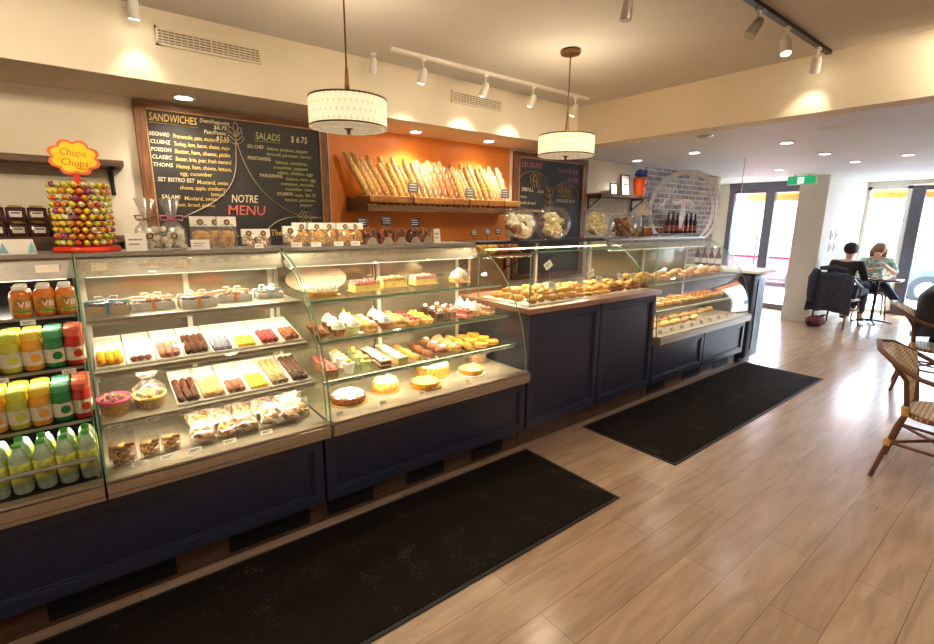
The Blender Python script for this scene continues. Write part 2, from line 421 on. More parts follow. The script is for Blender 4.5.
# ------------------------------------------------------------------ outside
struct('street', MB().box(10.3, -30, -.16, 60, 40, -.06), mat('sunlit_asphalt', rgb(170, 170, 172), .9, vary=.06, scale=1.5))
struct('pavement', MB().box(11.5, -30, -.06, 13.0, 40, -.01).box(10.36, 3.0, -.06, 11.5, 40, -.01), mat('pavement_concrete', rgb(205, 202, 198), .9, vary=.05, scale=2))
def car(name, label, y, x, col, L=4.5, suv=False, dz=0):
    t = T(name, label, 'car', (x, y, -.16))
    h = 1.75 if suv else 1.42; b0 = .28
    pt = mat('paint_'+name, col, .25, vary=.03, coat=.3)
    gl = mat('tinted_car_glass', rgb(92, 128, 150), .1, vary=.1, scale=2)
    belt = .98 if suv else .86
    low = [(-L/2, b0), (-L/2+.05, .75), (-L/2+.35, belt), (L/2-1.25, belt), (L/2-.1, .80), (L/2, .5), (L/2-.03, b0)]
    MB().prism([(y+a, z-.16) for a, z in low], 'X', x-.86, x+.86).build('body', pt, t, bevel=.06)
    ca = [(-L/2+.30, belt), (-L/2+.62, h-.06), (-L/2+.9, h), (L/2-2.3, h), (L/2-1.15, belt)]
    MB().prism([(y+a, z-.16) for a, z in ca], 'X', x-.72, x+.72).build('roof', pt, t, bevel=.05)
    wn_ = [(-L/2+.52, belt+.05), (-L/2+.75, h-.13), (-.15, h-.10), (-.15, belt+.05)]
    wn2 = [(-.05, belt+.05), (-.05, h-.10), (L/2-2.28, h-.12), (L/2-1.42, belt+.05)]
    for w_ in (wn_, wn2): MB().prism([(y+a, z-.16) for a, z in w_], 'X', x-.735, x-.722).build('side_window', gl, t)
    for a in (-L/2+.85, L/2-.95):
        w = MB().cyl((x-.88, y+a, .33-.16), (x-.66, y+a, .33-.16), .33, n=24).build('wheel', mat('tyre', rgb(38, 38, 40), .8), t)
        MB().cyl((x-.90, y+a, .33-.16), (x-.87, y+a, .33-.16), .2, n=16).build('hub_cap', mat('alloy_grey', rgb(110, 112, 118), .4), t)
    MB().box(x-.87, y+L/2-.12, .50-.1, x-.4, y+L/2+.01, .62-.1).build('headlamp', mat('lamp_lens', rgb(230, 235, 240), .2), t)
car('red_car', 'red car parked on the street outside the entrance door', 5.7, 15.0, rgb(206, 30, 60))
car('white_car', 'white sport utility vehicle outside the first tall window', 3.3, 18.2, rgb(240, 242, 246), 4.7, True)
car('blue_car', 'dark blue grey car seen through the glass door', .7, 15.3, rgb(70, 84, 106), 4.4)
def house(x, y0, y1, h, col, name, label):
    t = T(name, label, 'building', (x, (y0+y1)/2, -.16))
    MB().box(x, y0, -.16, x+6, y1, h).build('facade', mat('facade_'+name, col, .8), t)
    n = int((y1-y0)/3)
    for i in range(n):
        yy = y0+1+i*3
        MB().box(x-.05, yy, 1, x+.1, yy+1.6, 2.8).build('window', mat('facade_glass', rgb(150, 170, 185), .2), t)
    MB().box(x-.3, y0, h, x+6, y1, h+.3).build('cornice', m_card, t)
house(34, -14, 6, 7, rgb(206, 196, 190), 'building', 'pale building far across the street behind the parked cars')
house(36, 8, 30, 5.5, rgb(188, 160, 150), 'shop_building', 'low brownish building across the street beyond the red car')
def tree(x, y, h, label):
    t = T('street_tree', label, 'tree', (x, y, -.16), group='bare trees across the street')
    rd = random.Random(x*y)
    b = MB().tube([(x, y, -.16), (x+.1, y, h*.3), (x, y+.1, h*.55)], [.16, .13, .1], 8); b.build('trunk', mat('bark', rgb(110, 96, 88), .9), t)
    b = MB()
    for i in range(26):
        a = rd.uniform(0, 6.3); z = h*rd.uniform(.3, .55); r = rd.uniform(.8, 2)
        p = [(x, y+.05, z), (x+math.cos(a)*r*.5, y+math.sin(a)*r*.5, z+r*.5), (x+math.cos(a)*r, y+math.sin(a)*r, z+r*1.1)]
        b.tube(p, [.05, .03, .01], 5)
    b.build('branches', MATS['bark'], t)
tree(24, 7.5, 6, 'bare tree across the street beyond the entrance door')
tree(25, 4.2, 6.5, 'bare tree behind the white car outside')
struct('awning', MB().prism([(11.55, 2.34), (12.6, 2.10), (12.6, 2.06), (11.55, 2.30)], 'Y', -4, 2.9).box(12.58, -4, 1.98, 12.6, 2.9, 2.10), mat('orange_awning', rgb(236, 120, 50), .7)) if False else None
aw = MB().prism([(11.56, 2.42), (12.45, 2.24), (12.45, 2.20), (11.56, 2.38)], 'Y', -4, 2.75); aw.box(12.43, -4, 2.10, 12.45, 2.75, 2.24)
tag(aw.build('awning', mat('orange_awning', rgb(240, 120, 44), .7)), 'orange fabric awning along the top of the tall street windows', 'awning')
aw = MB().prism([(10.36, 2.42), (11.4, 2.26), (11.4, 2.22), (10.36, 2.38)], 'Y', 3.02, 3.72) if False else MB().prism([(10.45, 2.34), (11.3, 2.22), (11.3, 2.18), (10.45, 2.30)], 'Y', 3.04, 4.6); aw.box(11.28, 3.04, 2.06, 11.3, 4.6, 2.2)
tag(aw.build('awning', MATS['orange_awning']), 'short orange awning over the entrance door beside the column', 'awning')

# ================================================================== COUNTERS
YF = 2.23
m_rail = mat('navy_rail_paint', rgb(46, 49, 72), .3, vary=.04, spec=.6)
def base_cab(x0, x1, z1, label, panels, name='base_cabinet', vents=()):
    t = T(name, label, 'counter', ((x0+x1)/2, YF, 0))
    MB().box(x0, YF+.02, .15, x1, 3.0, z1).build('carcass', m_navy, t)
    for a, b in panels:
        p = MB()
        p.box(a+.004, YF, .155, b-.004, YF+.02, z1-.003)
        p.build('panel', m_navy, t)
        r = MB(); w = .055
        r.box(a+.004, YF-.016, .155, b-.004, YF, .155+w); r.box(a+.004, YF-.016, z1-w-.003, b-.004, YF, z1-.003)
        r.box(a+.004, YF-.016, .155+w, a+w, YF, z1-w-.003); r.box(b-w, YF-.016, .155+w, b-.004, YF, z1-w-.003)
        # inner moulding
        q = .012
        r.box(a+w, YF-.010, .155+w, b-w, YF, .155+w+q); r.box(a+w, YF-.010, z1-w-q-.003, b-w, YF, z1-w-.003)
        r.box(a+w, YF-.010, .155+w+q, a+w+q, YF, z1-w-q-.003); r.box(b-w-q, YF-.010, .155+w+q, b-w, YF, z1-w-q-.003)
        r.build('panel_frame', m_rail, t, bevel=.003)
    MB().box(x0, YF+.06, 0, x1, 2.95, .15).build('kickboard', m_kick, t)
    for a, b in vents:
        v = MB().box(a, YF+.052, .03, b, YF+.06, .125)
        g = v
        vo = v.build('kick_vent', m_black, t)
        s = MB()
        s.box(a, YF+.046, .03, b, YF+.052, .036)
        for i in range(1, 5): s.box(a, YF+.048, .03+i*.02, b, YF+.052, .034+i*.02)
        s.build('vent_grille', m_dark, t)
    return t
base_cab(-1.4, .82, .525, 'near black navy base panel under the drinks fridge and chocolate case', [(-1.4, -.42-.2), (-.62, .82)], vents=((-.95, -.5), (-.3, .14), (.36, .75)) )
base_cab(.825, 2.27, .525, 'long navy base panel under the glass case of cakes', [(.825, 2.27)], vents=((.85, 1.12), (1.35, 1.62), (1.85, 2.12)))
base_cab(2.28, 3.85, .99, 'tall navy cupboard with two framed doors under the croissant display', [(2.28, 3.065), (3.07, 3.85)], 'counter_cabinet')
base_cab(3.86, 5.78, .525, 'low navy base with two framed panels under the far curved case', [(3.86, 4.82), (4.825, 5.78)], vents=((3.95, 4.25), (4.6, 4.95), (5.25, 5.6)))
w = MB().rbox(2.26, YF-.045, .992, 3.88, 3.0, 1.03, .012); tag(w.build('worktop', m_worktop), 'wood edged worktop on the tall navy cupboard carrying the croissants', 'worktop')
e = T('end_counter', 'navy end counter with white top at the far end of the cases', 'counter', (6.0, 2.6, 0))
MB().rbox(5.79, YF-.03, .07, 6.2, 3.1, 1.05, .05).build('body', m_navy, e)
MB().rbox(5.83, YF+.03, 0, 6.17, 3.0, .07, .04).build('plinth', m_rail, e)
MB().rbox(5.785, YF-.10, 1.052, 6.27, 3.1, 1.085, .02).build('top', m_white, e)
MB().box(5.94, YF-.038, .16, 6.05, YF-.028, .98).build('front_moulding', m_rail, e)

# ------------------------------------------------------------------ curved glass display cases
PROF = [(2.205, .60), (2.212, .70), (2.222, .78), (2.248, .89), (2.285, .99), (2.335, 1.08), (2.395, 1.165), (2.47, 1.25), (2.56, 1.33), (2.665, 1.388), (2.775, 1.425)]
def offset(prof, d):
    o = []
    for i, p in enumerate(prof):
        a = prof[max(i-1, 0)]; b = prof[min(i+1, len(prof)-1)]
        t = Vector((b[0]-a[0], b[1]-a[1])).normalized(); o.append((p[0]+t.y*d, p[1]-t.x*d))
    return o
m_back = mat('grey_sliding_door', rgb(150, 140, 122), .18, metal=.5, vary=.06, scale=5)
m_inner = mat('case_lining', rgb(158, 150, 132), .35, vary=.05)
m_led = mat('warm_led_strip', (1.0, .86, .62), .5, emit=1.6, vary=0)
def case_shell(name, label, x0, x1, shelves, glass=True, shelf_mat=None, dark=False, watts=5.0, warm=(1, .82, .58)):
    t = T(name, label, 'display case', ((x0+x1)/2, 2.6, .53))
    MB().box(x0, 2.19, .53, x1, 3.02, .595).build('deck', m_inner if not dark else m_dark, t)
    s = MB(); s.box(x0, 2.165, .53, x1, 2.192, .548).box(x0, 2.160, .551, x1, 2.19, .592).box(x0, 2.168, .595, x1, 2.215, .606)
    s.build('front_sill', m_alu, t, bevel=.002)
    MB().box(x0, 2.765, 1.427, x1, 3.04, 1.445).build('top_shelf', m_steel, t)
    MB().prism([(2.785, 1.426), (2.80, 1.426), (2.755, 1.338), (2.74, 1.338)], 'X', x0, x1).build('fascia', m_steel, t)
    if glass:
        pr_ = PROF + offset(PROF, .006)[::-1]
        MB().prism(pr_, 'X', x0+.006, x1-.006, smooth=True).build('front_glass', m_glass, t)
    for x in (x0, x1):
        d_ = .005 if x == x0 else -.005
        poly = PROF + [(3.0, 1.425), (3.0, .6)]
        MB().prism(poly, 'X', x, x+d_).build('end_glass', m_end, t)
        ed = MB(); o2 = offset(PROF, -.004)
        for i in range(len(PROF)-1):
            a, b = o2[i], o2[i+1]; c, dd = offset(PROF, .004)[i+1], offset(PROF, .004)[i]
            ed.prism([a, b, c, dd], 'X', x-.001, x+d_+.001)
        ed.build('glass_edge', m_glass_edge, t)
    bd = MB(); xm = (x0+x1)/2
    MB().box(x0+.02, 3.0, .6, xm-.01, 3.012, 1.42).build('rear_door', m_back if not dark else m_dark, t)
    MB().box(xm-.03, 2.985, .6, x1-.02, 2.997, 1.42).build('rear_door', m_back if not dark else m_dark, t)
    MB().box(x0, 2.975, .6, x0+.022, 3.02, 1.42).box(x1-.022, 2.975, .6, x1, 3.02, 1.42).box(xm-.012, 2.97, .6, xm+.012, 3.0, 1.42).box(x0, 2.96, 1.36, x1, 3.0, 1.42).build('rear_frame', m_white if not dark else m_dark, t)
    for z, yf in shelves:
        sh = MB().box(x0+.012, yf, z-.010, x1-.012, 2.95, z).build('shelf', shelf_mat or m_glass, t)
        MB().box(x0+.012, yf-.004, z-.011, x1-.012, yf, z+.001).build('shelf_edge', m_glass_edge if shelf_mat is None else m_steel, sh, world=True)
        MB().box(x0+.015, yf+.01, z-.026, x1-.015, yf+.03, z-.011).build('price_rail', m_card if not dark else m_dark, sh, world=True)
    MB().box(x0+.03, 2.76, 1.333, x1-.03, 2.79, 1.343).build('light_strip', m_led, t)
    lamp('case_light', 'AREA', (xm, 2.74, 1.33), watts, warm, (0, -.25, -1), t, shape='RECTANGLE', size=(x1-x0)*.9, size_y=.04)
    for z, yf in shelves:
        MB().box(x0+.03, yf+.034, z-.022, x1-.03, yf+.046, z-.0115).build('light_strip', m_led, t)
        lamp('shelf_light', 'AREA', (xm, yf+.05, z-.028), watts*.5, warm, (0, .45, -1), t, shape='RECTANGLE', size=(x1-x0)*.9, size_y=.03)
    return t
# sub-part offsets: shelf has no own location, so the parent chain is case -> shelf (0,0,0)
case_shell('display_case', 'curved glass case of chocolates and wrapped biscuit bags beside the drinks fridge', -.055, .845, [(1.19, 2.45), (.985, 2.37), (.79, 2.30)], shelf_mat=m_inner)
case_shell('display_case', 'curved glass case of cakes and pastries left of the navy cupboard', .86, 2.255, [(1.18, 2.45), (.975, 2.37), (.775, 2.30)])
case_shell('display_case', 'curved glass case of sandwiches and tarts at the far end', 3.885, 5.78, [(1.05, 2.38), (.80, 2.30)], warm=(1, .88, .74), watts=4.0)
case_shell('drinks_fridge', 'open fronted drinks fridge with dark lining at the left edge', -1.35, -.062, [(1.215, 2.50), (1.01, 2.44), (.80, 2.38)], glass=False, dark=True, shelf_mat=m_dark, watts=4.5, warm=(1, .92, .75))
tag(MB().tube([(-1.34, 2.235, .685), (-.07, 2.235, .685)], .009).box(-1.345, 2.225, .6, -1.335, 2.245, .69).box(-.08, 2.225, .607, -.07, 2.245, .69).build('guard_rail', m_steel), 'steel guard rail across the bottles in the drinks fridge', 'rail')
# price cards pinned high inside the cases
# ------------------------------------------------------------------ glass box on the tall cupboard
t = T('croissant_display', 'square clear glass box on the tall cupboard around the croissants', 'display case', (3.06, 2.5, 1.03))
x0, x1, y0, y1, z0, z1 = 2.31, 3.87, 2.25, 2.80, 1.03, 1.395
for nm, bb in (('front_glass', (x0, y0, z0, x1, y0+.006, z1)), ('side_glass', (x0, y0+.008, z0, x0+.006, y1, z1)), ('side_glass', (x1-.006, y0+.008, z0, x1, y1, z1)), ('top_glass', (x0, y0, z1+.001, x1, 2.80, z1+.008))):
    MB().box(*bb).build(nm, m_end if nm != 'front_glass' else m_glass, t)
for bb in ((x0-.001, y0-.001, z0, x0+.006, y0+.004, z1), (x1-.006, y0-.001, z0, x1+.001, y0+.004, z1), (x0, y0-.002, z1, x1, y0+.003, z1+.009), (x0-.001, y1-.006, z0, x0+.006, y1, z1)):
    MB().box(*bb).build('glass_edge', m_glass_edge, t)
t = T('jar_shelf', 'black edged steel shelf behind the croissant box carrying glass jars', 'shelf', (3.5, 2.9, 1.4))
MB().box(2.31, 2.815, 1.425, 3.875, 3.10, 1.445).build('top', m_dark, t)
for x in (2.34, 3.1, 3.84): MB().box(x, 2.96, 1.031, x+.025, 2.985, 1.425).build('post', m_steel, t)
# lamp under that shelf
lamp('box_light', 'AREA', (3.08, 2.775, 1.385), 19, (1, .82, .56), (0, -.35, -1), t, shape='RECTANGLE', size=1.4, size_y=.04)
MB().box(2.36, 2.765, 1.387, 3.84, 2.785, 1.394).build('light_strip', m_led, t)

# ------------------------------------------------------------------ floor mats
m_mat = bpy.data.materials.new('black_mat_pile'); m_mat.use_nodes = True
nt = m_mat.node_tree; N = nt.nodes; Lk = nt.links; b = N['Principled BSDF']; b.inputs['Roughness'].default_value = .95; b.inputs['Specular IOR Level'].default_value = .1
tc = N.new('ShaderNodeTexCoord'); nz = N.new('ShaderNodeTexNoise'); nz.inputs['Scale'].default_value = 90; nz.inputs['Detail'].default_value = 2
n2 = N.new('ShaderNodeTexNoise'); n2.inputs['Scale'].default_value = 6; n2.inputs['Detail'].default_value = 4
Lk.new(tc.outputs['Object'], nz.inputs['Vector']); Lk.new(tc.outputs['Object'], n2.inputs['Vector'])
ml = N.new('ShaderNodeMath'); ml.operation = 'MULTIPLY'; Lk.new(nz.outputs['Fac'], ml.inputs[0]); Lk.new(n2.outputs['Fac'], ml.inputs[1])
rp = N.new('ShaderNodeValToRGB'); e_ = rp.color_ramp.elements; e_[0].position = .28; e_[0].color = (*rgb(30, 25, 20), 1); e_[1].position = .50; e_[1].color = (*rgb(96, 84, 70), 1)
x_ = e_.new(.36); x_.color = (*rgb(40, 33, 27), 1)
Lk.new(ml.outputs[0], rp.inputs[0]); Lk.new(rp.outputs[0], b.inputs['Base Color'])
def floor_mat(x0, x1, y0, y1, label):
    t = T('floor_mat', label, 'floor mat', ((x0+x1)/2, (y0+y1)/2, 0), group='black mats in front of the counter')
    MB().box(x0+.02, y0+.02, .001, x1-.02, y1-.02, .011).build('pile', m_mat, t)
    b = MB(); b.box(x0, y0, .0005, x1, y0+.022, .007).box(x0, y1-.022, .0005, x1, y1, .007).box(x0, y0+.022, .0005, x0+.022, y1-.022, .007).box(x1-.022, y0+.022, .0005, x1, y1-.022, .007)
    b.build('rubber_border', m_black, t)
floor_mat(-.7, 2.30, 1.44, 2.22, 'long black floor mat in front of the drinks fridge and cake case')
floor_mat(2.93, 5.92, 1.44, 2.22, 'long black floor mat in front of the far curved case')
# ================================================================== LIGHT FITTINGS
m_bulb = mat('lit_lens_warm', (1.0, .88, .68), .5, emit=22, vary=0)
m_bulbc = mat('lit_lens_neutral', (1.0, .95, .88), .5, emit=16, vary=0)
m_brass = mat('aged_brass', rgb(128, 92, 56), .35, metal=.8, vary=.06)
def downlight(x, y, z, label, group, watts, warm=True, r=.05, blend=.9, size=2.3, name='recessed_light'):
    t = T(name, label, 'ceiling light', (x, y, z), group=group)
    MB().lathe([(r, 0), (r*1.35, 0), (r*1.4, -.006), (r*1.3, -.010), (r*1.02, -.008), (r, 0)], 24, (x, y, z-.001)).build('trim_ring', m_white, t)
    MB().lathe([(0, -.004), (r*.98, -.004), (r*.98, -.0015), (0, -.0015)], 24, (x, y, z)).build('lens', m_bulb if warm else m_bulbc, t)
    if watts: lamp('downlight_lamp', 'SPOT', (x, y, z-.02), watts, (1, .91, .80) if warm else (1, .95, .9), (0, 0, -1), t, spot_size=size, spot_blend=blend, shadow_soft_size=.03)
    return t
G1 = 'recessed lights under the soffit'
downlight(.596, 3.70, ZL, 'lit recessed light in the soffit above the sandwich chalkboard', G1, 20)
downlight(2.361, 3.74, ZL, 'lit recessed light above the left half of the orange wall', G1, 24, r=.045)
downlight(3.165, 3.70, ZL, 'lit recessed light above the right end of the orange wall', G1, 24, r=.045)
G2 = 'recessed lights in the low white ceiling'
for k, (x, y, lab) in enumerate(((5.366, 2.80, 'small recessed light in the white ceiling before the brick wall'),
        (5.533, 3.61, 'recessed light in the white ceiling over the framed certificates'), (5.358, 1.90, 'recessed light in the white ceiling, second row out from the counter'),
        (6.488, 1.91, 'recessed light in the white ceiling left of the column top'), (7.573, 1.90, 'recessed light in the white ceiling nearest the exit sign side'),
        (7.234, 1.35, 'recessed light in the white ceiling nearest the tall windows'), (7.9, 2.85, 'recessed light in the white ceiling in line with the glass partition'),
        (5.3, -.6, 'recessed light in the white ceiling over the rattan chairs'), (7.6, -.6, 'recessed light in the white ceiling over the seating by the windows'))):
    downlight(x, y, ZL+.0, lab, G2, 12, False)
t = T('ceiling_speaker', 'round flush speaker disc in the white ceiling beside the beam', 'speaker', (4.85, 1.40, ZL))
MB().lathe([(0, -.012), (.075, -.010), (.10, 0)], 28, (4.85, 1.40, ZL)).build('grille', m_ceil2, t)
t = T('ceiling_sensor', 'small round disc in the white ceiling just past the beam', 'speaker', (4.45, 2.24, ZL))
MB().lathe([(0, -.012), (.05, -.010), (.07, 0)], 28, (4.45, 2.24, ZL)).build('grille', m_steel, t)
# unseen fill downlights added to the main ceiling, over and behind the camera
for x, y in ((-1.2, 1.0), (1.0, .0), (2.9, .0), (-1.2, -1.8), (1.0, -2.4), (3.0, -2.4)):
    downlight(x, y, ZC, 'added unseen fill light in the cream main ceiling over the customer floor', 'added fill lights in the main ceiling', 21, True, r=.06, size=2.6)
# pendants
m_shade = bpy.data.materials.new('patterned_fabric_shade'); m_shade.use_nodes = True
nt = m_shade.node_tree; N = nt.nodes; Lk = nt.links; b = N['Principled BSDF']; b.inputs['Roughness'].default_value = .8
tc = N.new('ShaderNodeTexCoord'); sp = N.new('ShaderNodeSeparateXYZ'); Lk.new(tc.outputs['Object'], sp.inputs[0])
at_ = N.new('ShaderNodeMath'); at_.operation = 'ARCTAN2'; Lk.new(sp.outputs['Y'], at_.inputs[0]); Lk.new(sp.outputs['X'], at_.inputs[1])
def mth(op, a, b_=None, v=None):
    n = N.new('ShaderNodeMath'); n.operation = op
    Lk.new(a, n.inputs[0]) if not isinstance(a, (int, float)) else setattr(n.inputs[0], 'default_value', a)
    if b_ is not None:
        if isinstance(b_, (int, float)): n.inputs[1].default_value = b_
        else: Lk.new(b_, n.inputs[1])
    return n.outputs[0]
uu = mth('MULTIPLY', at_.outputs[0], 44/(2*PI)); vv = mth('MULTIPLY', sp.outputs['Z'], 26.0)
row = mth('FLOOR', vv); half = mth('MULTIPLY', mth('MODULO', mth('ABSOLUTE', row), 2), .5)
fu = mth('SUBTRACT', mth('FRACT', mth('ADD', mth('ADD', uu, half), 100)), .5); fv = mth('SUBTRACT', mth('FRACT', mth('ADD', vv, 100)), .5)
dd = mth('ADD', mth('MULTIPLY', mth('ABSOLUTE', fu), 1.6), mth('MULTIPLY', mth('ABSOLUTE', fv), .9))
dot = mth('LESS_THAN', dd, .28)
mx = N.new('ShaderNodeMix'); mx.data_type = 'RGBA'; mx.inputs[6].default_value = (*rgb(250, 238, 200), 1); mx.inputs[7].default_value = (*rgb(205, 170, 110), 1)
Lk.new(dot, mx.inputs[0]); Lk.new(mx.outputs[2], b.inputs['Base Color'])
mx2 = N.new('ShaderNodeMix'); mx2.data_type = 'RGBA'; mx2.inputs[6].default_value = (1.0, .80, .50, 1); mx2.inputs[7].default_value = (.80, .58, .30, 1)
Lk.new(dot, mx2.inputs[0]); Lk.new(mx2.outputs[2], b.inputs['Emission Color']); b.inputs['Emission Strength'].default_value = .48
m_diff = mat('pendant_diffuser', (1.0, .87, .62), .5, emit=.95, vary=0)
def pendant(x, y, z, r, h, label):
    t = T('pendant_lamp', label, 'pendant lamp', (x, y, z), group='drum pendants over the counter')
    sh = MB().lathe([(r, 0), (r, h), (r-.004, h), (r-.004, 0), (r, 0)], 48).build('shade', m_shade, t, world=False)
    for zz in (0, h-.008):
        MB().lathe([(r+.002, zz), (r+.002, zz+.008), (r-.005, zz+.008), (r-.005, zz), (r+.002, zz)], 48).build('brass_rim', m_brass, sh, world=False)
    MB().lathe([(0, .012), (r-.008, .012), (r-.008, .016), (0, .016)], 40).build('diffuser', m_diff, t, world=False)
    MB().lathe([(0, -.03), (.008, -.028), (.01, -.005), (.022, -.004), (.022, .0), (.006, .004), (.006, .012), (0, .012)], 16).build('finial', m_brass, t, world=False)
    MB().lathe([(0, h-.02), (.02, h-.02), (.013, h+.06), (.008, h+.13), (.0045, h+.16), (.0045, ZC-z-.02), (0, ZC-z-.02)], 12).build('stem', m_brass, t, world=False)
    MB().lathe([(0, ZC-z-.03), (.065, ZC-z-.028), (.07, ZC-z-.012), (.062, ZC-z-.0005), (0, ZC-z-.0005)], 28).build('canopy', m_brass, t, world=False)
    b3 = MB()
    for a in (0, 2.09, 4.19): b3.tube([(0, 0, h-.012), (math.cos(a)*(r-.004), math.sin(a)*(r-.004), h-.008)], .003, 6)
    b3.build('spider', m_brass, t, world=False)
    lamp('pendant_bulb', 'POINT', (x, y, z+.19), 9, (1, .80, .52), None, t, shadow_soft_size=.05)
    lamp('pendant_lamp_down', 'SPOT', (x, y, z-.04), 12, (1, .82, .56), (0, 0, -1), t, spot_size=2.7, spot_blend=1, shadow_soft_size=.02)
PEND = ((1.13, 2.43, 2.06, .195, .142), (2.735, 2.36, 2.055, .195, .135))
pendant(*PEND[0], 'lit drum pendant with dotted cream shade in front of the sandwich chalkboard')
pendant(*PEND[1], 'lit drum pendant hanging in front of the smaller chalkboard')
# track lights
def spot_head(x, y, z, d, label, group, white=True, watts=30, on=True, drop=.05, tgt=None):
    t = T('track_spotlight', label, 'spotlight', (x, y, z), group=group)
    mm = m_white if white else m_steel
    d = Vector(d).normalized()
    MB().box(-.02, -.012, -.016, .02, .012, 0).cyl((0, 0, -.01), (0, 0, -drop), .006, n=8).build('stem', mm, t, world=False)
    c = Vector((0, 0, -drop)); a = c - d*.03; e = c + d*.07
    side = d.cross(Vector((0, 0, 1))); side = side.normalized() if side.length > .1 else Vector((1, 0, 0))
    MB().tube([a, a+d*.02, e-d*.005, e, e-d*.01, e-d*.03], [.018, .026, .030, .030, .026, .022], 16).build('can', mm, t, world=False)
    MB().tube([c+side*.034+d*.02, c+side*.034-d*.01, c-side*.034-d*.01, c-side*.034+d*.02], .003, 6).build('yoke', mm, t, world=False)
    if on:
        MB().cyl(e+d*.0005, e+d*.003, .022, n=16).build('lens', m_bulb, t, world=False)
        lamp('spot_lamp', 'SPOT', Vector((x, y, z))+e+d*.012, watts, (1, .82, .58), d, t, spot_size=1.25, spot_blend=.7, shadow_soft_size=.03)
t = T('light_track', 'long white ceiling track running along the wall of vents', 'light track', (2.8, 3.09, ZC), group=None)
MB().box(1.76, 3.075, ZC-.022, 3.86, 3.108, ZC).build('rail', m_white, t)
GT = 'spotlights on the white ceiling track'
for i, x in enumerate((2.02, 2.60, 3.13, 3.68)):
    spot_head(x, 3.09, ZC-.022, (.05, .55, -1) if i in (0, 3) else (.0, .62, -.9), 'white track spotlight, %s on the long white track' % ('leftmost', 'second from left', 'third from left', 'rightmost')[i], GT, drop=.09, watts=9)
t = T('light_track', 'short dark ceiling track ending at the cream beam', 'light track', (3.3, 1.266, ZC))
MB().box(2.45, 1.25, ZC-.022, 4.08, 1.283, ZC).build('rail', m_dark, t)
GT = 'spotlights on the dark ceiling track'
spot_head(2.95, 1.266, ZC-.022, (-.45, .3, -.8), 'steel spotlight angled toward the counter, first on the dark track', GT, False, 30, drop=.08, on=False)
spot_head(3.35, 1.266, ZC-.022, (-.2, -.2, -1), 'brightly lit white spotlight in the middle of the dark track', GT, True, 14, drop=.08)
spot_head(3.88, 1.266, ZC-.022, (.55, .25, -.8), 'pale lit spotlight nearest the beam on the dark track', GT, True, 3, drop=.08)
spot_head(2.35, 1.66, ZC-.002, (0, 0.1, -1), 'small steel spotlight at the top edge of the ceiling', 'single ceiling spots', False, 20, drop=.04, on=False)
spot_head(.335, 3.24, ZC-.002, (0.02, .35, -1), 'lit glass spotlight above the left end of the sandwich chalkboard', 'single ceiling spots', True, 3, drop=.05)
spot_head(1.72, 3.26, ZC-.002, (.2, .5, -1), 'unlit white spotlight at the left of the short vent', 'single ceiling spots', True, 20, drop=.06, on=False)
for i, (x, y, d_) in enumerate(((-1.0, 1.7, (.25, .9, -.42)), (.5, .9, (-.25, .95, -.40)), (2.3, .2, (.05, .97, -.33)), (4.0, .2, (.2, .97, -.40)))):
    spot_head(x, y, ZC-.002, d_, 'white ceiling spot washing the cream wall, %s from the left' % ORD[i], 'wall washing ceiling spots', True, 42, drop=.05)
# exit sign
t = T('exit_sign', 'green running figure exit sign hung by the column top', 'exit sign', (9.0, 2.93, 2.2))
MB().box(8.985, 2.70, 2.205, 9.015, 3.10, 2.345).build('housing', m_white, t)
mg = mat('exit_sign_green', rgb(20, 140, 84), .4, emit=.7, vary=0); mw = mat('exit_sign_white', rgb(240, 250, 244), .4, emit=.9, vary=0)
MB().box(8.981, 2.712, 2.215, 8.985, 3.088, 2.336).build('green_face', mg, t)
f_ = MB()
f_.box(8.979, 2.87, 2.228, 8.981, 2.955, 2.318, 0)
f_.build('door_panel', mw, t)
f_ = MB()
f_.ball((8.977, 2.895, 2.305), (.002, .009, .009), 10, 6).tube([(8.977, 2.90, 2.293), (8.977, 2.915, 2.265)], .008, 6).tube([(8.977, 2.915, 2.265), (8.977, 2.895, 2.25), (8.977, 2.905, 2.232)], .006, 6)
f_.tube([(8.977, 2.915, 2.265), (8.977, 2.935, 2.25), (8.977, 2.95, 2.245)], .006, 6).tube([(8.977, 2.903, 2.288), (8.977, 2.88, 2.275), (8.977, 2.875, 2.285)], .004, 6).tube([(8.977, 2.903, 2.288), (8.977, 2.93, 2.29), (8.977, 2.94, 2.275)], .004, 6)
f_.build('running_figure', mg, t)
MB().box(8.99, 2.80, 2.345, 9.01, 2.83, ZL)  .box(8.99, 2.99, 2.345, 9.01, 3.02, ZL).build('bracket', m_steel, t)
# ================================================================== FOOD AND GOODS
rd = random.Random(11)
m_gold = mat('golden_crust', rgb(226, 166, 78), .55, vary=.22, scale=60, bump=.5)
m_bread = mat('baguette_crust', rgb(222, 166, 90), .6, vary=.24, scale=26, bump=.5)
m_bread2 = mat('dark_baguette_crust', rgb(178, 116, 62), .6, vary=.28, scale=40, bump=.6)
m_seed = mat('seeded_baguette_crust', rgb(196, 156, 104), .7, vary=.45, scale=160, bump=.8)
m_brownc = mat('brown_crust', rgb(150, 88, 44), .6, vary=.25, scale=50, bump=.5)
m_choc = mat('dark_chocolate', rgb(84, 50, 36), .35, vary=.2, scale=60, bump=.3)
m_milk = mat('milk_chocolate', rgb(142, 90, 62), .4, vary=.25, scale=90, bump=.5)
m_cream_ = mat('whipped_cream', rgb(250, 244, 226), .6, vary=.03, scale=40, bump=.3)
m_icing = mat('white_icing', rgb(250, 246, 238), .4, vary=.02)
m_pink = mat('pink_glaze', rgb(222, 128, 122), .3, vary=.2, scale=60, bump=.2)
m_red = mat('red_berries', rgb(168, 44, 44), .3, vary=.3, scale=60, bump=.4)
m_yellow = mat('lemon_yellow', rgb(246, 208, 60), .3, vary=.1, scale=40)
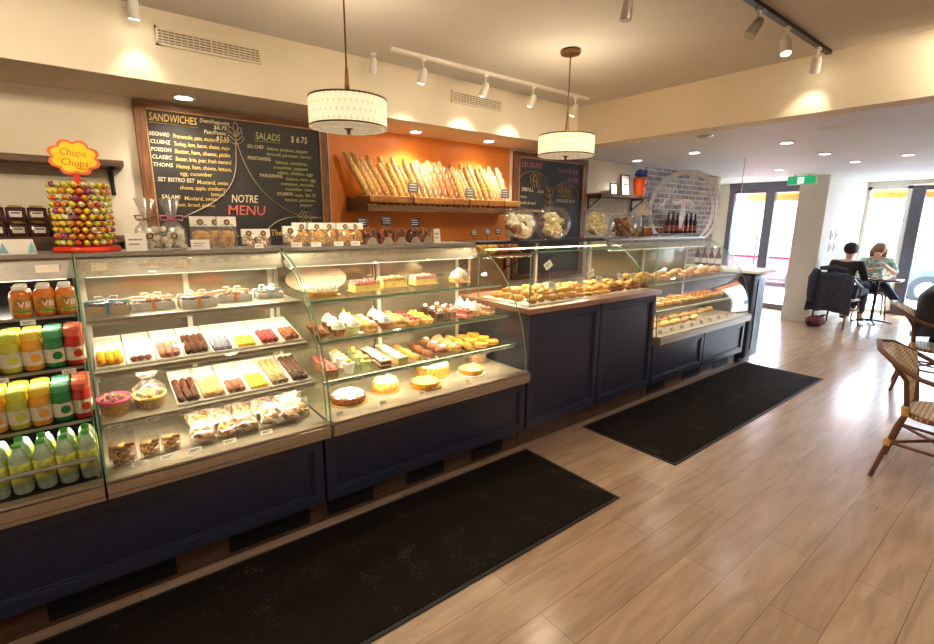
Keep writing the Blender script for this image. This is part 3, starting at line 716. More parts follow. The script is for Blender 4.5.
m_custard = mat('custard_yellow', rgb(250, 216, 120), .35, vary=.1, scale=30)
m_green = mat('pistachio_green', rgb(178, 190, 118), .4, vary=.15, scale=60, bump=.2)
m_blue = mat('blue_grey_sugar', rgb(128, 132, 150), .5, vary=.25, scale=90, bump=.4)
m_orangep = mat('candied_orange', rgb(240, 168, 44), .3, vary=.15, scale=30)
m_tan = mat('tan_praline', rgb(206, 160, 98), .5, vary=.25, scale=120, bump=.5)
m_kraft = mat('kraft_board', rgb(196, 164, 118), .7, vary=.06, scale=20)
m_pack = mat('white_paper', rgb(248, 244, 234), .7, vary=.02)
m_ink = mat('dark_brown_print', rgb(72, 44, 34), .6)
m_pinkr = mat('pink_ribbon', rgb(230, 84, 130), .4)
m_orr = mat('orange_ribbon', rgb(240, 150, 40), .35)
m_blr = mat('blue_ribbon', rgb(80, 150, 190), .35)
m_gold_card = mat('gold_card', rgb(206, 168, 96), .35, metal=.4)

def simple(key, mb_fn, mats, root='thing'):
    """a thing that is one mesh; returns a builder"""
    def f():
        mb = MB(); mb_fn(mb); return mb.build(root, mats)
    return f
# ---- small shapes (origin at the base centre)
def b_log(mb, l=.075, r=.011, m=0):
    mb.tube([(0, -l/2, r*.9), (0, -l/2+.006, r), (0, l/2-.006, r), (0, l/2, r*.9)], [r*.5, r, r, r*.5], 8, m)
def b_truffle(mb): mb.ball((0, 0, .011), (.013, .014, .012), 9, 6, 0, .06)
def b_square(mb): mb.rbox(-.012, -.012, 0, .012, .012, .016, .004).ball((0, 0, .017), (.006, .006, .004), 8, 4, 0)
def b_cupcake(mb):
    mb.lathe([(.024, 0), (.033, .034), (.030, .036)], 24, m=0, flute=12, fl=.03)
    mb.lathe([(.033, .034), (.037, .042), (.030, .052), (.031, .055), (.022, .064), (.022, .067), (.010, .078), (0, .086)], 18, m=1, flute=6, fl=.04)
    mb.ball((0, 0, .088), .007, 8, 6, 2)
def b_tart(mb):
    mb.lathe([(.030, 0), (.040, .020), (.038, .024), (.034, .020)], 28, m=0, flute=14, fl=.03)
    mb.lathe([(.035, .019), (.030, .026), (.015, .030), (0, .031)], 18, m=1)
    for i in range(5): a = i*1.257; mb.ball((math.cos(a)*.018, math.sin(a)*.018, .033), .008, 8, 5, 2)
def b_roll(mb):
    mb.ball((0, 0, .02), (.030, .045, .022), 12, 8, 0, .03); mb.ball((0, 0, .036), (.018, .032, .012), 10, 6, 1, .05)
def b_slice(mb):
    for i, (a, b_) in enumerate(((0, .014), (.014, .022), (.022, .036), (.036, .044))): mb.box(-.028, -.05, a, .028, .05, b_-.0005, (0, 1, 0, 2)[i])
    mb.ball((0, -.02, .048), (.008, .008, .006), 8, 5, 1); mb.ball((0, .02, .048), (.008, .008, .006), 8, 5, 1)
def b_eclair(mb):
    mb.ball((0, 0, .017), (.020, .062, .018), 12, 8, 0, .02); mb.ball((0, 0, .028), (.015, .056, .010), 12, 6, 1)
def b_bun(mb):
    mb.ball((0, 0, .024), (.042, .042, .026), 12, 8, 0, .06); mb.ball((.005, 0, .046), (.022, .022, .010), 10, 5, 1, .1)
def b_vase(mb):   # dessert in a clear cup
    mb.lathe([(.022, 0), (.032, .052), (.033, .054), (.031, .052)], 18, m=0)
    mb.lathe([(.0, .001), (.020, .001), (.0295, .045), (.02, .052), (0, .055)], 16, m=1)
    mb.ball((0, 0, .062), (.016, .016, .012), 10, 6, 2)
def b_cookie(mb): mb.lathe([(0, 0), (.036, 0), (.04, .006), (.034, .012), (0, .015)], 16, m=0, flute=5, fl=.02)
def croissant(mb, s=1., m=0):
    pts = []; rs = []
    for i in range(13):
        u = -1+2*i/12; a = u*1.15
        pts.append((math.sin(a)*.062*s, (1-math.cos(a))*.062*s-.02*s, .026*s))
        rs.append((.006+.023*(1-abs(u)**1.6))*s*(1.10 if i % 2 == 0 else .93))
    mb.tube(pts, rs, 10, m)
def b_croissant(mb): croissant(mb)
def b_danish(mb):
    mb.lathe([(.032, 0), (.046, .012), (.044, .024), (.030, .026), (.026, .018), (0, .018)], 20, m=0, flute=4, fl=.08); mb.ball((0, 0, .020), (.024, .024, .008), 10, 5, 1)
def b_twist(mb):
    for k in (0, 1):
        mb.tube([(math.cos(i*.9+k*PI)*.012, -.085+i*.0155, .018+math.sin(i*.9+k*PI)*.010) for i in range(12)], .013, 8, 0)
MA = {}
def item(kind, mats, x, y, z, label, cat, group=None, rz=0, s=1., fn=None, name=None, tilt=None):
    key = kind + '|' + '|'.join(m.name for m in mats)
    f = globals()['b_'+kind] if fn is None else fn
    def build():
        mb = MB(); f(mb); return mb.build(name or kind, mats)
    return place(key+(name or ''), build, (x, y, z), tilt if tilt else rz, label, cat, group, s)

# ================================================================== CHOCOLATE CASE
TILT = .22
def tray(x0, x1, z, y0, y1, label):
    b = MB(); b.box(x0, y0, z+.001, x1, y1, z+.005); 
    for bb in ((x0, y0, x0+.003, y1), (x1-.003, y0, x1, y1), (x0+.003, y0, x1-.003, y0+.003), (x0+.003, y1-.003, x1-.003, y1)): b.box(bb[0], bb[1], z+.004, bb[2], bb[3], z+.011)
    b.v = [(vx, vy, vz+(vy-y0)*TILT) for vx, vy, vz in b.v]
    b.box(x0+.01, y1-.012, z, x1-.01, y1-.008, z+(y1-.01-y0)*TILT)
    return tag(b.build('sweet_tray', m_white), label, 'tray', 'white trays in the chocolate case')
def fill_tray(x0, x1, z, y0, kind, mats, nx, ny, px, py, label, cat, group, name, s=1., rz=0, scoop=None):
    xm = (x0+x1)/2
    for j in range(ny):
        for i in range(nx):
            x = xm+(i-(nx-1)/2)*px + rd.uniform(-.0015, .0015); y = y0+.012+py*(j+.5)+rd.uniform(-.0015, .0015)
            item(kind, mats, x, y, z+.006+(y-y0)*TILT, label, cat, group, 0, s*1.12, name=name, tilt=(.215, 0, rz+rd.uniform(-.06, .06)))
w = .106
TR2 = [('log', [m_orangep], 3, 1, .030, .10, 1.25, 'candied_orange_stick', 'thick orange candied stick in the leftmost white tray of the middle shelf', 'orange sticks in the leftmost tray'),
       ('truffle', [m_milk], 3, 1, .027, .030, 1.0, 'truffle', 'brown truffle in the nearly empty tray beside the orange sticks', 'truffles in the nearly empty tray'),
       ('truffle', [mat('pinkish_truffle', rgb(176, 112, 92), .5, vary=.25, scale=90, bump=.4)], 3, 5, .027, .027, 1.05, 'truffle', 'pinkish brown truffle in the third tray from the left, middle shelf', 'pinkish brown truffles'),
       ('log', [m_choc], 4, 2, .024, .088, 1.05, 'chocolate_log', 'ridged dark chocolate log in the tray before the rear door post', 'dark chocolate logs on the middle shelf'),
       ('square', [m_blue], 3, 5, .027, .026, 1.0, 'sugared_chocolate', 'blue grey sugared chocolate in the tray right of the dark logs', 'blue grey sugared chocolates'),
       ('square', [m_yellow], 3, 4, .027, .024, 1.0, 'fruit_jelly', 'yellow fruit jelly in the tray on the middle shelf of sweets', 'yellow jellies on the middle shelf'),
       ('truffle', [m_red], 3, 5, .027, .026, 1.05, 'berry_praline', 'dark red praline in the second tray from the right', 'dark red pralines'),
       ('truffle', [m_brownc], 3, 5, .025, .026, 1.0, 'praline', 'reddish brown praline in the rightmost tray of the middle shelf', 'reddish brown pralines')]
for i, (k, ms, nx, ny, px, py, s, nm, lab, g) in enumerate(TR2):
    a = -.035+i*w*1.015; tray(a, a+w-.004, .985, 2.41, 2.72, 'white tray of %s, %s on the middle shelf of the sweets case' % (nm.replace('_', ' ')+'s', ordw(i, 8)))
    fill_tray(a, a+w-.004, .985, 2.415, k, ms, nx, ny, px, py, lab, 'sweet', g, nm, s)
m_rocher = mat('nutty_green_praline', rgb(142, 128, 86), .6, vary=.35, scale=150, bump=.6)
TR3 = [('log', [m_choc], 3, 2, .030, .092, 1.15, 'chocolate_log', 'thick dark chocolate log in the tray right of the wrapped basket', 'dark chocolate logs on the lower shelf'),
       ('log', [m_tan], 4, 2, .022, .085, 1.0, 'praline_stick', 'tan praline stick on the lower shelf of the sweets case', 'tan praline sticks'),
       ('truffle', [m_milk], 3, 4, .026, .026, 1.0, 'truffle', 'brown truffle in the lower tray between tan sticks and yellow jellies', 'brown truffles on the lower shelf'),
       ('square', [m_yellow], 3, 5, .026, .025, 1.0, 'fruit_jelly', 'bright yellow jelly in the tray on the lower shelf of sweets', 'yellow jellies on the lower shelf'),
       ('truffle', [m_rocher], 3, 9, .026, .027, 1.05, 'nut_cluster', 'greenish nutty chocolate in the full long tray on the lower shelf', 'greenish nut chocolates'),
       ('truffle', [m_choc], 3, 9, .026, .027, 1.05, 'truffle', 'dark truffle in the rightmost full tray on the lower shelf', 'dark truffles in the rightmost tray')]
for i, (k, ms, nx, ny, px, py, s, nm, lab, g) in enumerate(TR3):
    a = .225+i*.100; tray(a, a+.096, .79, 2.33, 2.64, 'white tray of %s, %s of the trays on the lower sweets shelf' % (nm.replace('_', ' ')+'s', ordw(i, 6)))
    fill_tray(a, a+.096, .79, 2.335, k, ms, nx, ny, px, py, lab, 'sweet', g, nm, s)
def ribbon_bow(mb, c, s, m=0):
    c = Vector(c)
    for sx in (-1, 1):
        pts = [c, c+Vector((sx*.4*s, .05*s, .35*s)), c+Vector((sx*.9*s, 0, .30*s)), c+Vector((sx*.8*s, -.05*s, -.05*s)), c]
        mb.tube(pts, [s*.06, s*.16, s*.20, s*.14, s*.05], 6, m, flat=.3)
        mb.tube([c, c+Vector((sx*.3*s, -.4*s, .0)), c+Vector((sx*.7*s, -.9*s, -.1*s))], [s*.06, s*.10, s*.09], 6, m, flat=.3)
    mb.ball(tuple(c), s*.14, 8, 6, m)
def gift_box(x, y, z, w, d, h, rib, label, filling, open_=True, col=None):
    t = T('gift_box', label, 'gift box', (x, y, z), rd.uniform(-.05, .05), 'wrapped gift boxes on the top sweets shelf')
    b = MB(); b.box(-w/2, -d/2, 0, w/2, d/2, .006)
    for bb in ((-w/2, -d/2, -w/2+.005, d/2), (w/2-.005, -d/2, w/2, d/2), (-w/2+.005, -d/2, w/2-.005, -d/2+.005), (-w/2+.005, d/2-.005, w/2-.005, d/2)): b.box(bb[0], bb[1], .006, bb[2], bb[3], h)
    b.build('tray', col or m_kraft, t, world=False)
    f = MB(); r_ = random.Random(int(x*1000))
    for i in range(int(w*d*3200)): f.ball((r_.uniform(-w/2+.016, w/2-.016), r_.uniform(-d/2+.016, d/2-.016), r_.uniform(.012, h)), .012, 7, 5, 0)
    f.build('chocolates', filling, t, world=False)['kind'] = 'stuff'
    MB().rbox(-w/2-.002, -d/2-.002, .0005, w/2+.002, d/2+.002, h+.014, .008).build('cellophane', m_film, t, world=False)
    r = MB(); r.box(-.006, -d/2-.004, 0.001, .006, d/2+.004, h+.017).box(-w/2-.004, -.006, .001, w/2+.004, .006, h+.017); ribbon_bow(r, (0, 0, h+.02), .045)
    r.build('ribbon', rib, t, world=False)
gift_box(.035, 2.60, 1.19, .15, .13, .040, m_blr, 'kraft gift box of chocolates tied with a blue ribbon bow', m_choc)
gift_box(.205, 2.66, 1.19, .17, .15, .034, m_orr, 'long wrapped gift tray with orange ribbon beside the blue bow box', m_milk, col=m_white)
gift_box(.385, 2.62, 1.19, .15, .16, .036, m_orr, 'wrapped gift tray with orange ribbon, middle of the top shelf', m_choc, col=m_white)
gift_box(.56, 2.68, 1.19, .16, .14, .034, mat('amber_ribbon', rgb(226, 128, 48), .35), 'wrapped gift tray with amber ribbon right of the middle one', m_milk, col=m_white)
gift_box(.735, 2.68, 1.19, .13, .13, .030, mat('pale_blue_ribbon', rgb(150, 190, 210), .35), 'small gift tray with pale blue ribbon at the right end', m_milk, col=m_white)
for i, x in enumerate((.03, .23, .35)):
    c = MB().box(x-.03, 2.752, 1.365, x+.03, 2.754, 1.40); 
    tag(c.build('price_card', m_card), 'white price card under the top rim, %s of the three over the gift boxes' % ('leftmost', 'middle one', 'rightmost')[i], 'price card')
# baskets and wrapped bags on the lower shelf
def basket(x, y, z, w, d, h, label, rim, filling, film=True, name='gift_basket', cat='gift basket'):
    t = T(name, label, cat, (x, y, z), rd.uniform(-.1, .1))
    b = MB(); n = 22
    b.lathe([(w*.42, 0), (w*.5, h), (w*.47, h), (w*.40, .006), (0, .006)], 28, sy=d/w, flute=14, fl=.02)
    b.build('basket', m_tan, t, world=False)
    pts = [(math.cos(2*PI*i/28)*w*.5*(1+.03*math.sin(i*5)), math.sin(2*PI*i/28)*d*.5, h+.004*math.sin(i*3)) for i in range(28)]
    MB().tube(pts, .006, 6, closed=True).build('ribbon_rim', rim, t, world=False)
    f = MB(); r_ = random.Random(int(x*999)+3)
    for i in range(34):
        a = r_.uniform(0, 6.28); q = r_.uniform(0, .38); f.ball((math.cos(a)*w*q, math.sin(a)*d*q, h*.6+r_.uniform(0, .028)), r_.uniform(.008, .014), 7, 5, r_.randrange(len(filling)), .1)
    f.build('sweets', filling, t, world=False)['kind'] = 'stuff'
    if film:
        f = MB(); f.lathe([(w*.44, .002), (w*.52, h), (w*.50, h+.03), (w*.30, h+.055), (.010, h+.066), (.03, h+.085), (.04, h+.10)], 20, sy=d/w, flute=9, fl=.05)
        f.build('cellophane', m_film, t, world=False)
    return t
basket(.01, 2.43, .79, .115, .15, .062, 'basket of dark sweets with bright pink ribbon rim, lower left of the sweets case', m_pinkr, [m_choc, mat('magenta_wrap', rgb(190, 70, 110), .4), m_choc], film=False)
basket(.135, 2.44, .79, .12, .16, .050, 'cellophane wrapped sweets basket right of the pink rimmed one', m_custard, [m_blue, m_custard, m_brownc])
# biscuit bags
def b_bag(key, w, h, d, filling, n, seed, top='flat', sticker=False, header=0., r=.014, shape='ball'):
    def f():
        t = E0('biscuit_bag'); r_ = random.Random(seed)
        b = MB()
        prof = [(w/2*.92, 0), (w/2, h*.10), (w/2*1.02, h*.45), (w/2*.9, h*.72), (w/2*.96, h)] if top == 'flat' else [(w/2*.9, 0), (w/2, h*.15), (w/2*.9, h*.42), (w/2*.22, h*.60), (w/2*.5, h*.82), (w/2*.75, h)]
        n_ = 24; vs = []; fs = []
        for j, (rr, z) in enumerate(prof):
            k = d/w if top != 'flat' else (d/w)*(1-(z/h)**1.5*.93)
            for i in range(n_):
                a = 2*PI*i/n_; q = 1+.05*math.sin(a*7+j) if z > h*.6 else 1
                cx = math.copysign(abs(math.cos(a))**.6, math.cos(a)); sy = math.copysign(abs(math.sin(a))**.7, math.sin(a))
                vs.append((rr*cx*q, rr*k*sy*q, z))
        for j in range(len(prof)-1):
            for i in range(n_): fs.append((j*n_+i, j*n_+(i+1) % n_, (j+1)*n_+(i+1) % n_, (j+1)*n_+i))
        fs.append(tuple(range(n_-1, -1, -1)))
        b.add(vs, fs, 0, True); b.build('cellophane', m_film, t, world=False)
        c = MB(); hf = h*(.62 if top == 'flat' else .42)
        for i in range(n):
            x = r_.uniform(-w/2+r*1.2, w/2-r*1.2); y = r_.uniform(-d/2+r, d/2-r)*.75; z = r+(hf-r)*(i/n)+r_.uniform(-.003, .003)
            if shape == 'ball': c.ball((x, y, z), r*r_.uniform(.8, 1.1), 8, 6, i % len(filling), .1, seed=i)
            elif shape == 'stick':
                c.ball((x, y*.5, h*.30), (r*.7, r*.9, h*.27), 8, 7, i % len(filling), .06, T=Matrix.Rotation(r_.uniform(-.25, .25), 4, 'Y'), seed=i)
            else:
                Tm = Matrix.Translation((x, y, z)) @ Matrix.Rotation(r_.uniform(0, 3), 4, 'Z') @ Matrix.Rotation(r_.uniform(-.9, .9), 4, 'X')
                c.rbox(-r*1.3, -r*.8, -r*.4, r*1.3, r*.8, r*.4, r*.3, i % len(filling), Tm, 2)
        c.build('biscuits', filling, t, world=False)['kind'] = 'stuff'
        if header:
            hb = MB(); yy = -d/2*.55
            hb.box(-w/2*.96, -.008, h-header, w/2*.96, .008, h+.002); hb.build('paper_header', m_pack, t, world=False)
        if sticker:
            s = MB(); zz = h-header*.55 if header else h*.28
            yy = -.0086 if header else -d/2*.98
            Tm = Matrix.Translation((0, yy, zz)) @ Matrix.Rotation(PI/2, 4, 'X')
            s.lathe([(0, 0), (.015, 0), (.015, .001), (0, .001)], 20, T=Tm); s.build('round_sticker', m_ink, t, world=False)
            s = MB(); s.lathe([(0.004, .001), (.009, .001), (.009, .0016), (.004, .0016)], 16, T=Tm); s.build('sticker_print', m_gold_card, t, world=False)
        if top == 'tied':
            s = MB().tube([(math.cos(a)*w*.12, math.sin(a)*w*.12*(d/w)-.0, h*.60) for a in [i*PI/5 for i in range(10)]], .005, 6, closed=True)
            ribbon_bow(s, (0, -w*.13, h*.60), w*.45); s.build('bow', m_brownc if seed % 2 else m_pinkr, t, world=False)
        return t
    return f
def bag(key, x, y, z, label, group, rz=0, tilt=None, s=1., **kw):
    return place('bag'+key, b_bag(key, **kw), (x, y, z), tilt if tilt else rz, label, 'biscuit bag', group, s)
m_meringue2 = mat('almond_biscuit', rgb(220, 184, 136), .6, vary=.2, scale=60)
BIS = dict(w=.085, h=.13, d=.05, filling=[m_tan, m_gold, m_brownc], n=34, seed=4, top='flat', r=.012, shape='box')
GB = 'cellophane bags of biscuits on the floor of the sweets case'
bag('A', .01, 2.31, .597, 'tall biscuit bag at the far left corner of the sweets case floor', GB, s=1.1, **BIS)
bag('A', .105, 2.33, .597, 'biscuit bag second from left on the sweets case floor', GB, rz=.2, s=.85, **BIS)
bag('A', .185, 2.34, .597, 'biscuit bag third from left on the sweets case floor', GB, rz=-.15, s=.85, **BIS)
B2 = dict(w=.11, h=.13, d=.07, filling=[m_meringue2, m_tan, m_brownc], n=38, seed=5, top='flat', r=.013, shape='box')
k = 0
for j, (yy, zz) in enumerate(((2.30, .597), (2.40, .60), (2.50, .602))):
    for i in range(5):
        x = .30+i*.095+j*.01
        kk = 'A' if (i+j) % 2 else 'B'
        lab = 'biscuit bag lying in the %s row of the heap, %s' % (('front', 'middle', 'back')[j], ('leftmost of the row', 'second from left', 'third from left', 'fourth from left', 'last before the green bags')[i])
        bag(kk, x, yy, zz+.028+.006*j, lab, GB, tilt=(-1.05+rd.uniform(-.15, .15), rd.uniform(-.1, .1), rd.uniform(-.5, .5)), s=.95, **(BIS if kk == 'A' else B2))
for i, (x, y) in enumerate(((.50, 2.62), (.60, 2.60))):
    t = T('clear_box', 'clear plastic box of dark biscuits, %s of the pair at the back' % ('left', 'right')[i], 'biscuit box', (x, y, .597), .1, 'clear boxes at the back of the sweets case floor')
    MB().rbox(-.045, -.045, .001, .045, .045, .07, .006).build('box', m_acryl, t, world=False)
    c = MB()
    for q in range(22): c.rbox(-.012, -.008, -.004, .012, .008, .004, .003, 0, Matrix.Translation((rd.uniform(-.028, .028), rd.uniform(-.028, .028), .012+.0022*q)) @ Matrix.Rotation(rd.uniform(0, 3), 4, 'Z'), 2)
    c.build('biscuits', m_brownc, t, world=False)['kind'] = 'stuff'
B3 = dict(w=.13, h=.10, d=.09, filling=[m_green, m_tan, mat('red_green_mix', rgb(150, 110, 50), .6, vary=.3)], n=44, seed=8, top='flat', r=.011, shape='box')
for i, (x, y, r_) in enumerate(((.745, 2.36, .2), (.735, 2.47, -.3), (.78, 2.57, .1))):
    bag('C', x, y, .60+.012*i, 'bag of greenish brown biscuits, %s of the three by the dividing glass' % ('nearest the front', 'middle', 'rearmost')[i], 'green biscuit bags beside the dividing glass', rz=r_, **B3)
tag(MB().lathe([(0, 0), (.05, 0), (.085, .012), (.088, .014), (.05, .004), (0, .003)], 28, (.80, 2.74, .597)).build('glass_dish', m_acryl), 'shallow glass dish behind the green biscuit bags', 'dish')
def price_tag(x, y, z, w, label, group, h=.022, tilt=.5, name='price_card', rz=0, mm=None):
    b = MB(); Tm = Matrix.Translation((x, y, z)) @ Matrix.Rotation(rz, 4, 'Z') @ Matrix.Rotation(-tilt, 4, 'X')
    b.box(-w/2, 0, 0, w/2, .0015, h, 0, Tm)
    b.box(-w*.35, -.0006, h*.55, w*.30, 0, h*.66, 1, Tm).box(-w*.35, -.0006, h*.25, w*.1, 0, h*.36, 1, Tm)
    return tag(b.build(name, [mm or m_card, m_ink]), label, 'price card', group)
for i, x in enumerate((.06, .16, .26, .40, .56)):
    price_tag(x, 2.232, .607, .055, 'white price card at the foot of the sweets case glass, %s' % ordw(i, 5), 'price cards on the sweets case floor', tilt=.9)
for i in range(7):
    price_tag(-.0+i*.125, 2.290, .765, .05, 'white price card on the lowest shelf edge of the sweets case, %s' % ordw(i, 7), 'price cards on the lower sweets shelf', h=.018, tilt=.2)

# ================================================================== CAKE CASE
def big_cake(name, label, x, y, z, r, h, crust, top, deco, flute=26, hole=0., card=True, topper=True, dome=.01, gold=True):
    t = T(name, label, 'cake', (x, y, z))
    MB().lathe([(0, 0), (r*1.12, 0), (r*1.12, .004), (0, .004)], 36).build('cake_board', m_gold_card if gold else m_white, t, world=False)
    b = MB()
    if hole:
        pr2 = [(hole, .006)]
        for i in range(13): a = -PI/2+PI*i/12; pr2.append(((r+hole)/2+math.cos(a)*(r-hole)/2, h*.5+math.sin(a)*h*.5+.004))
        pr2 += [(hole*.9, h*.5)]
        b.lathe([(hole, .01), (r*.92, .004), (r, h*.35), (r*.97, h*.75), (r*.75, h), ((r+hole)/2, h*1.05), (hole*1.3, h*.9), (hole, h*.6), (hole, .01)], 44, flute=flute, fl=.02)
        b.build('cake_body', crust, t, world=False)
        c = MB().lathe([(r*.93, h*.78), (r*.80, h*.98), ((r+hole)/2, h*1.10), (hole*1.25, h*.96), (hole*1.0, h*.75)], 44, flute=7, fl=.02)
        c.build('icing', top, t, world=False)
    else:
        b.lathe([(r*.88, .004), (r, h), (r*.96, h*1.03), (r*.92, h*.93), (0, h*.93)], 52, flute=flute, fl=.022).build('crust', crust, t, world=False)
        MB().lathe([(r*.93, h*.94), (r*.8, h+dome*.6), (r*.4, h+dome), (0, h+dome)], 36).build('filling', top, t, world=False)
    if deco: 
        c = MB(); deco(c, r, h); c.build('decoration', deco_m[deco.__name__], t, world=False)
    if topper:
        Tm = Matrix.Translation((r*.1, -r*.2, h+.005)) @ Matrix.Rotation(-.3, 4, 'X') @ Matrix.Rotation(.4, 4, 'Z')
        MB().prism([(0, 0), (.018, .024), (.014, .03), (.004, .022), (-.006, .032), (-.014, .026)], 'Y', -.0008, .0008, T=Tm).build('paper_topper', m_card, t, world=False)
    return t
def dollops(c, r, h):
    for i in range(10):
        a = 2*PI*i/10; c.lathe([(.0, -.004), (.018, 0), (.020, .010), (.012, .020), (.004, .030), (0, .034)], 12, (math.cos(a)*r*.78, math.sin(a)*r*.78, h), 0, flute=6, fl=.06)
def kisses(c, r, h):
    for rr, n in ((r*.82, 16), (r*.52, 10), (r*.22, 5)):
        for i in range(n):
            a = 2*PI*i/n; c.lathe([(.0, -.003), (.013, 0), (.013, .009), (.006, .019), (0, .024)], 8, (math.cos(a)*rr, math.sin(a)*rr, h+.004+(r-rr)*.18), 0, flute=5, fl=.06)
def crumbs(c, r, h):
    for i in range(40):
        a = rd.uniform(0, 6.28); q = r*rd.uniform(.45, .85); c.ball((math.cos(a)*q, math.sin(a)*q, h*1.05), .005, 6, 4, 0)
deco_m = {'dollops': m_cream_, 'kisses': m_cream_, 'crumbs': m_custard}
big_cake('bundt_cake', 'ring cake with thick white icing, leftmost on the cake case floor', 1.055, 2.42, .597, .098, .055, m_brownc, m_icing, None, hole=.026)
big_cake('bundt_cake', 'tall fluted brown ring cake with crumb topping beside the white iced one', 1.315, 2.46, .597, .080, .072, m_gold, m_cream_, crumbs, hole=.026, flute=12)
big_cake('charlotte_cake', 'round cake ringed with toasted white cream dollops at the back', 1.72, 2.56, .597, .115, .062, m_gold, m_cream_, dollops, topper=False)
big_cake('lemon_tart', 'yellow fluted tart in front of the dolloped cake', 1.545, 2.37, .597, .088, .038, m_orangep, m_custard, None, flute=30)
big_cake('lemon_tart', 'orange yellow fluted tart on a dark plate, right on the case floor', 1.93, 2.40, .597, .088, .040, m_orangep, m_custard, None, flute=30, gold=False)
t = T('wrapped_cake', 'cellophane wrapped brown cake in the far right corner of the cake case floor', 'cake', (2.15, 2.62, .597))
MB().lathe([(0, 0), (.07, 0), (.075, .04), (.06, .05), (0, .052)], 24).build('cake', m_tan, t, world=False)
MB().lathe([(.078, 0), (.082, .045), (.05, .08), (.012, .095), (.035, .125)], 20, flute=7, fl=.06).build('cellophane', m_film, t, world=False)
for i, x in enumerate((.93, 1.18, 1.44, 1.78)): 
    price_tag(x, 2.235, .607, .04, 'small white price card on the cake case floor, %s' % ordw(i, 4), 'price cards on the cake case floor', tilt=.8)
# top shelf
big_cake('meringue_pie', 'pale cream topped pie, leftmost on the top glass shelf of cakes', 1.02, 2.62, 1.18, .088, .028, m_gold, m_cream_, kisses, dome=.022)
def rect_cake(label, x, y, z, w, d, h, side, top, rz=.0):
    t = T('strip_cake', label, 'cake', (x, y, z), rz)
    MB().box(-w/2-.01, -d/2-.01, 0, w/2+.01, d/2+.01, .003).build('cake_board', m_gold_card, t, world=False)
    b = MB(); n = 16
    b.box(-w/2, -d/2, .003, w/2, d/2, h*.75)
    for i in range(n): x0 = -w/2+w*i/n; b.box(x0+.001, -d/2-.002, .003, x0+w/n-.001, d/2+.002, h*.72)
    b.build('sponge', side, t, world=False)
    MB().rbox(-w/2, -d/2, h*.755, w/2, d/2, h, .006).build('topping', top, t, world=False)
    c = MB()
    for i in range(8):
        for yy in (-d/2+.01, d/2-.01): c.ball((-w/2+.012+i*(w-.024)/7, yy, h+.004), .009, 8, 6, 0, .1)
    c.build('piped_edge', top, t, world=False)
    Tm = Matrix.Translation((0, -.005, h)) @ Matrix.Rotation(-.25, 4, 'X')
    MB().prism([(-.012, 0), (.012, 0), (.016, .026), (.004, .020), (-.008, .030)], 'Y', -.0008, .0008, T=Tm).build('paper_topper', m_card, t, world=False)
rect_cake('pink topped rectangular cake on the top shelf beside the cream pie', 1.30, 2.66, 1.18, .17, .09, .052, m_custard, m_pink)
rect_cake('tan topped rectangular cake between the two pink cakes', 1.52, 2.72, 1.18, .17, .09, .055, m_custard, m_tan)
rect_cake('pink topped rectangular cake, rightmost on the top shelf', 1.76, 2.72, 1.18, .17, .09, .052, m_custard, mat('rose_glaze', rgb(214, 150, 140), .4, vary=.2, scale=60))
t = T('wrapped_cake', 'white cream cake with beige cardboard collar at the top shelf right end', 'cake', (2.04, 2.68, 1.181), .2)
MB().lathe([(0, 0), (.075, 0), (.075, .03), (.06, .045), (0, .05)], 24).build('cake', m_tan, t, world=False)
MB().lathe([(.06, .04), (.055, .06), (.03, .08), (0, .10)], 18, flute=5, fl=.12).build('cream', m_cream_, t, world=False)
t = T('oval_platter', 'large white oval platter leaning at the back of the top shelf', 'plate', (1.075, 2.86, 1.245), 0)
MB().lathe([(0, 0), (.15, 0), (.19, .012), (.188, .016), (.15, .005), (0, .005)], 40, sx=1, sy=.45, T=Matrix.Rotation(1.25, 4, 'X')).build('plate', mat('beige_ceramic', rgb(168, 146, 120), .5), t, world=False)
# middle and lower shelves: rows of small pastries
GM = 'small pastries on the middle shelf of the cake case'
row = [('roll', [m_brownc, m_milk], 'pastry_roll', 'brown glazed roll'), ('cupcake', [m_brownc, m_cream_, m_red], 'cupcake', 'cupcake with pale cream swirl'),
       ('cupcake', [m_green, m_cream_, m_yellow], 'cupcake', 'green cased cupcake'), ('bun', [m_gold, m_cream_], 'cream_bun', 'golden cream bun'),
       ('cupcake', [m_brownc, m_icing, m_pink], 'cupcake', 'white swirled cupcake'), ('bun', [m_tan, m_gold], 'cream_bun', 'tan split bun'),
       ('tart', [m_gold, m_pink, m_red], 'berry_tart', 'pink glazed berry tart'), ('tart', [m_gold, m_custard, m_yellow], 'lemon_tartlet', 'lemon yellow tartlet'),
       ('vase', [m_acryl, m_choc, m_cream_], 'dessert_cup', 'striped chocolate dessert cup'), ('vase', [m_acryl, m_milk, m_cream_], 'dessert_cup', 'brown cream dessert cup'),
       ('slice', [m_pink, m_cream_, m_red], 'cake_slice', 'pink layered slice'), ('cupcake', [m_tan, m_icing, m_icing], 'cupcake', 'tall white meringue cake'), ('slice', [m_tan, m_cream_, m_milk], 'cake_slice', 'tan layered slice')]
for j, (y, nm) in enumerate(((2.455, 'front row'), (2.56, 'second row'), (2.67, 'third row'))):
    for i, (k, ms, name, desc) in enumerate(row):
        x = .935+i*.097+j*.015
        if x > 2.20: continue
        item(k, ms, x, y+rd.uniform(-.008, .008), .976, '%s in the %s of the middle cake shelf, %s along' % (desc, nm, ORD[i]), 'pastry', GM, rd.uniform(-.3, .3), 1.08, name=name)
GL = 'small pastries on the lower shelf of the cake case'
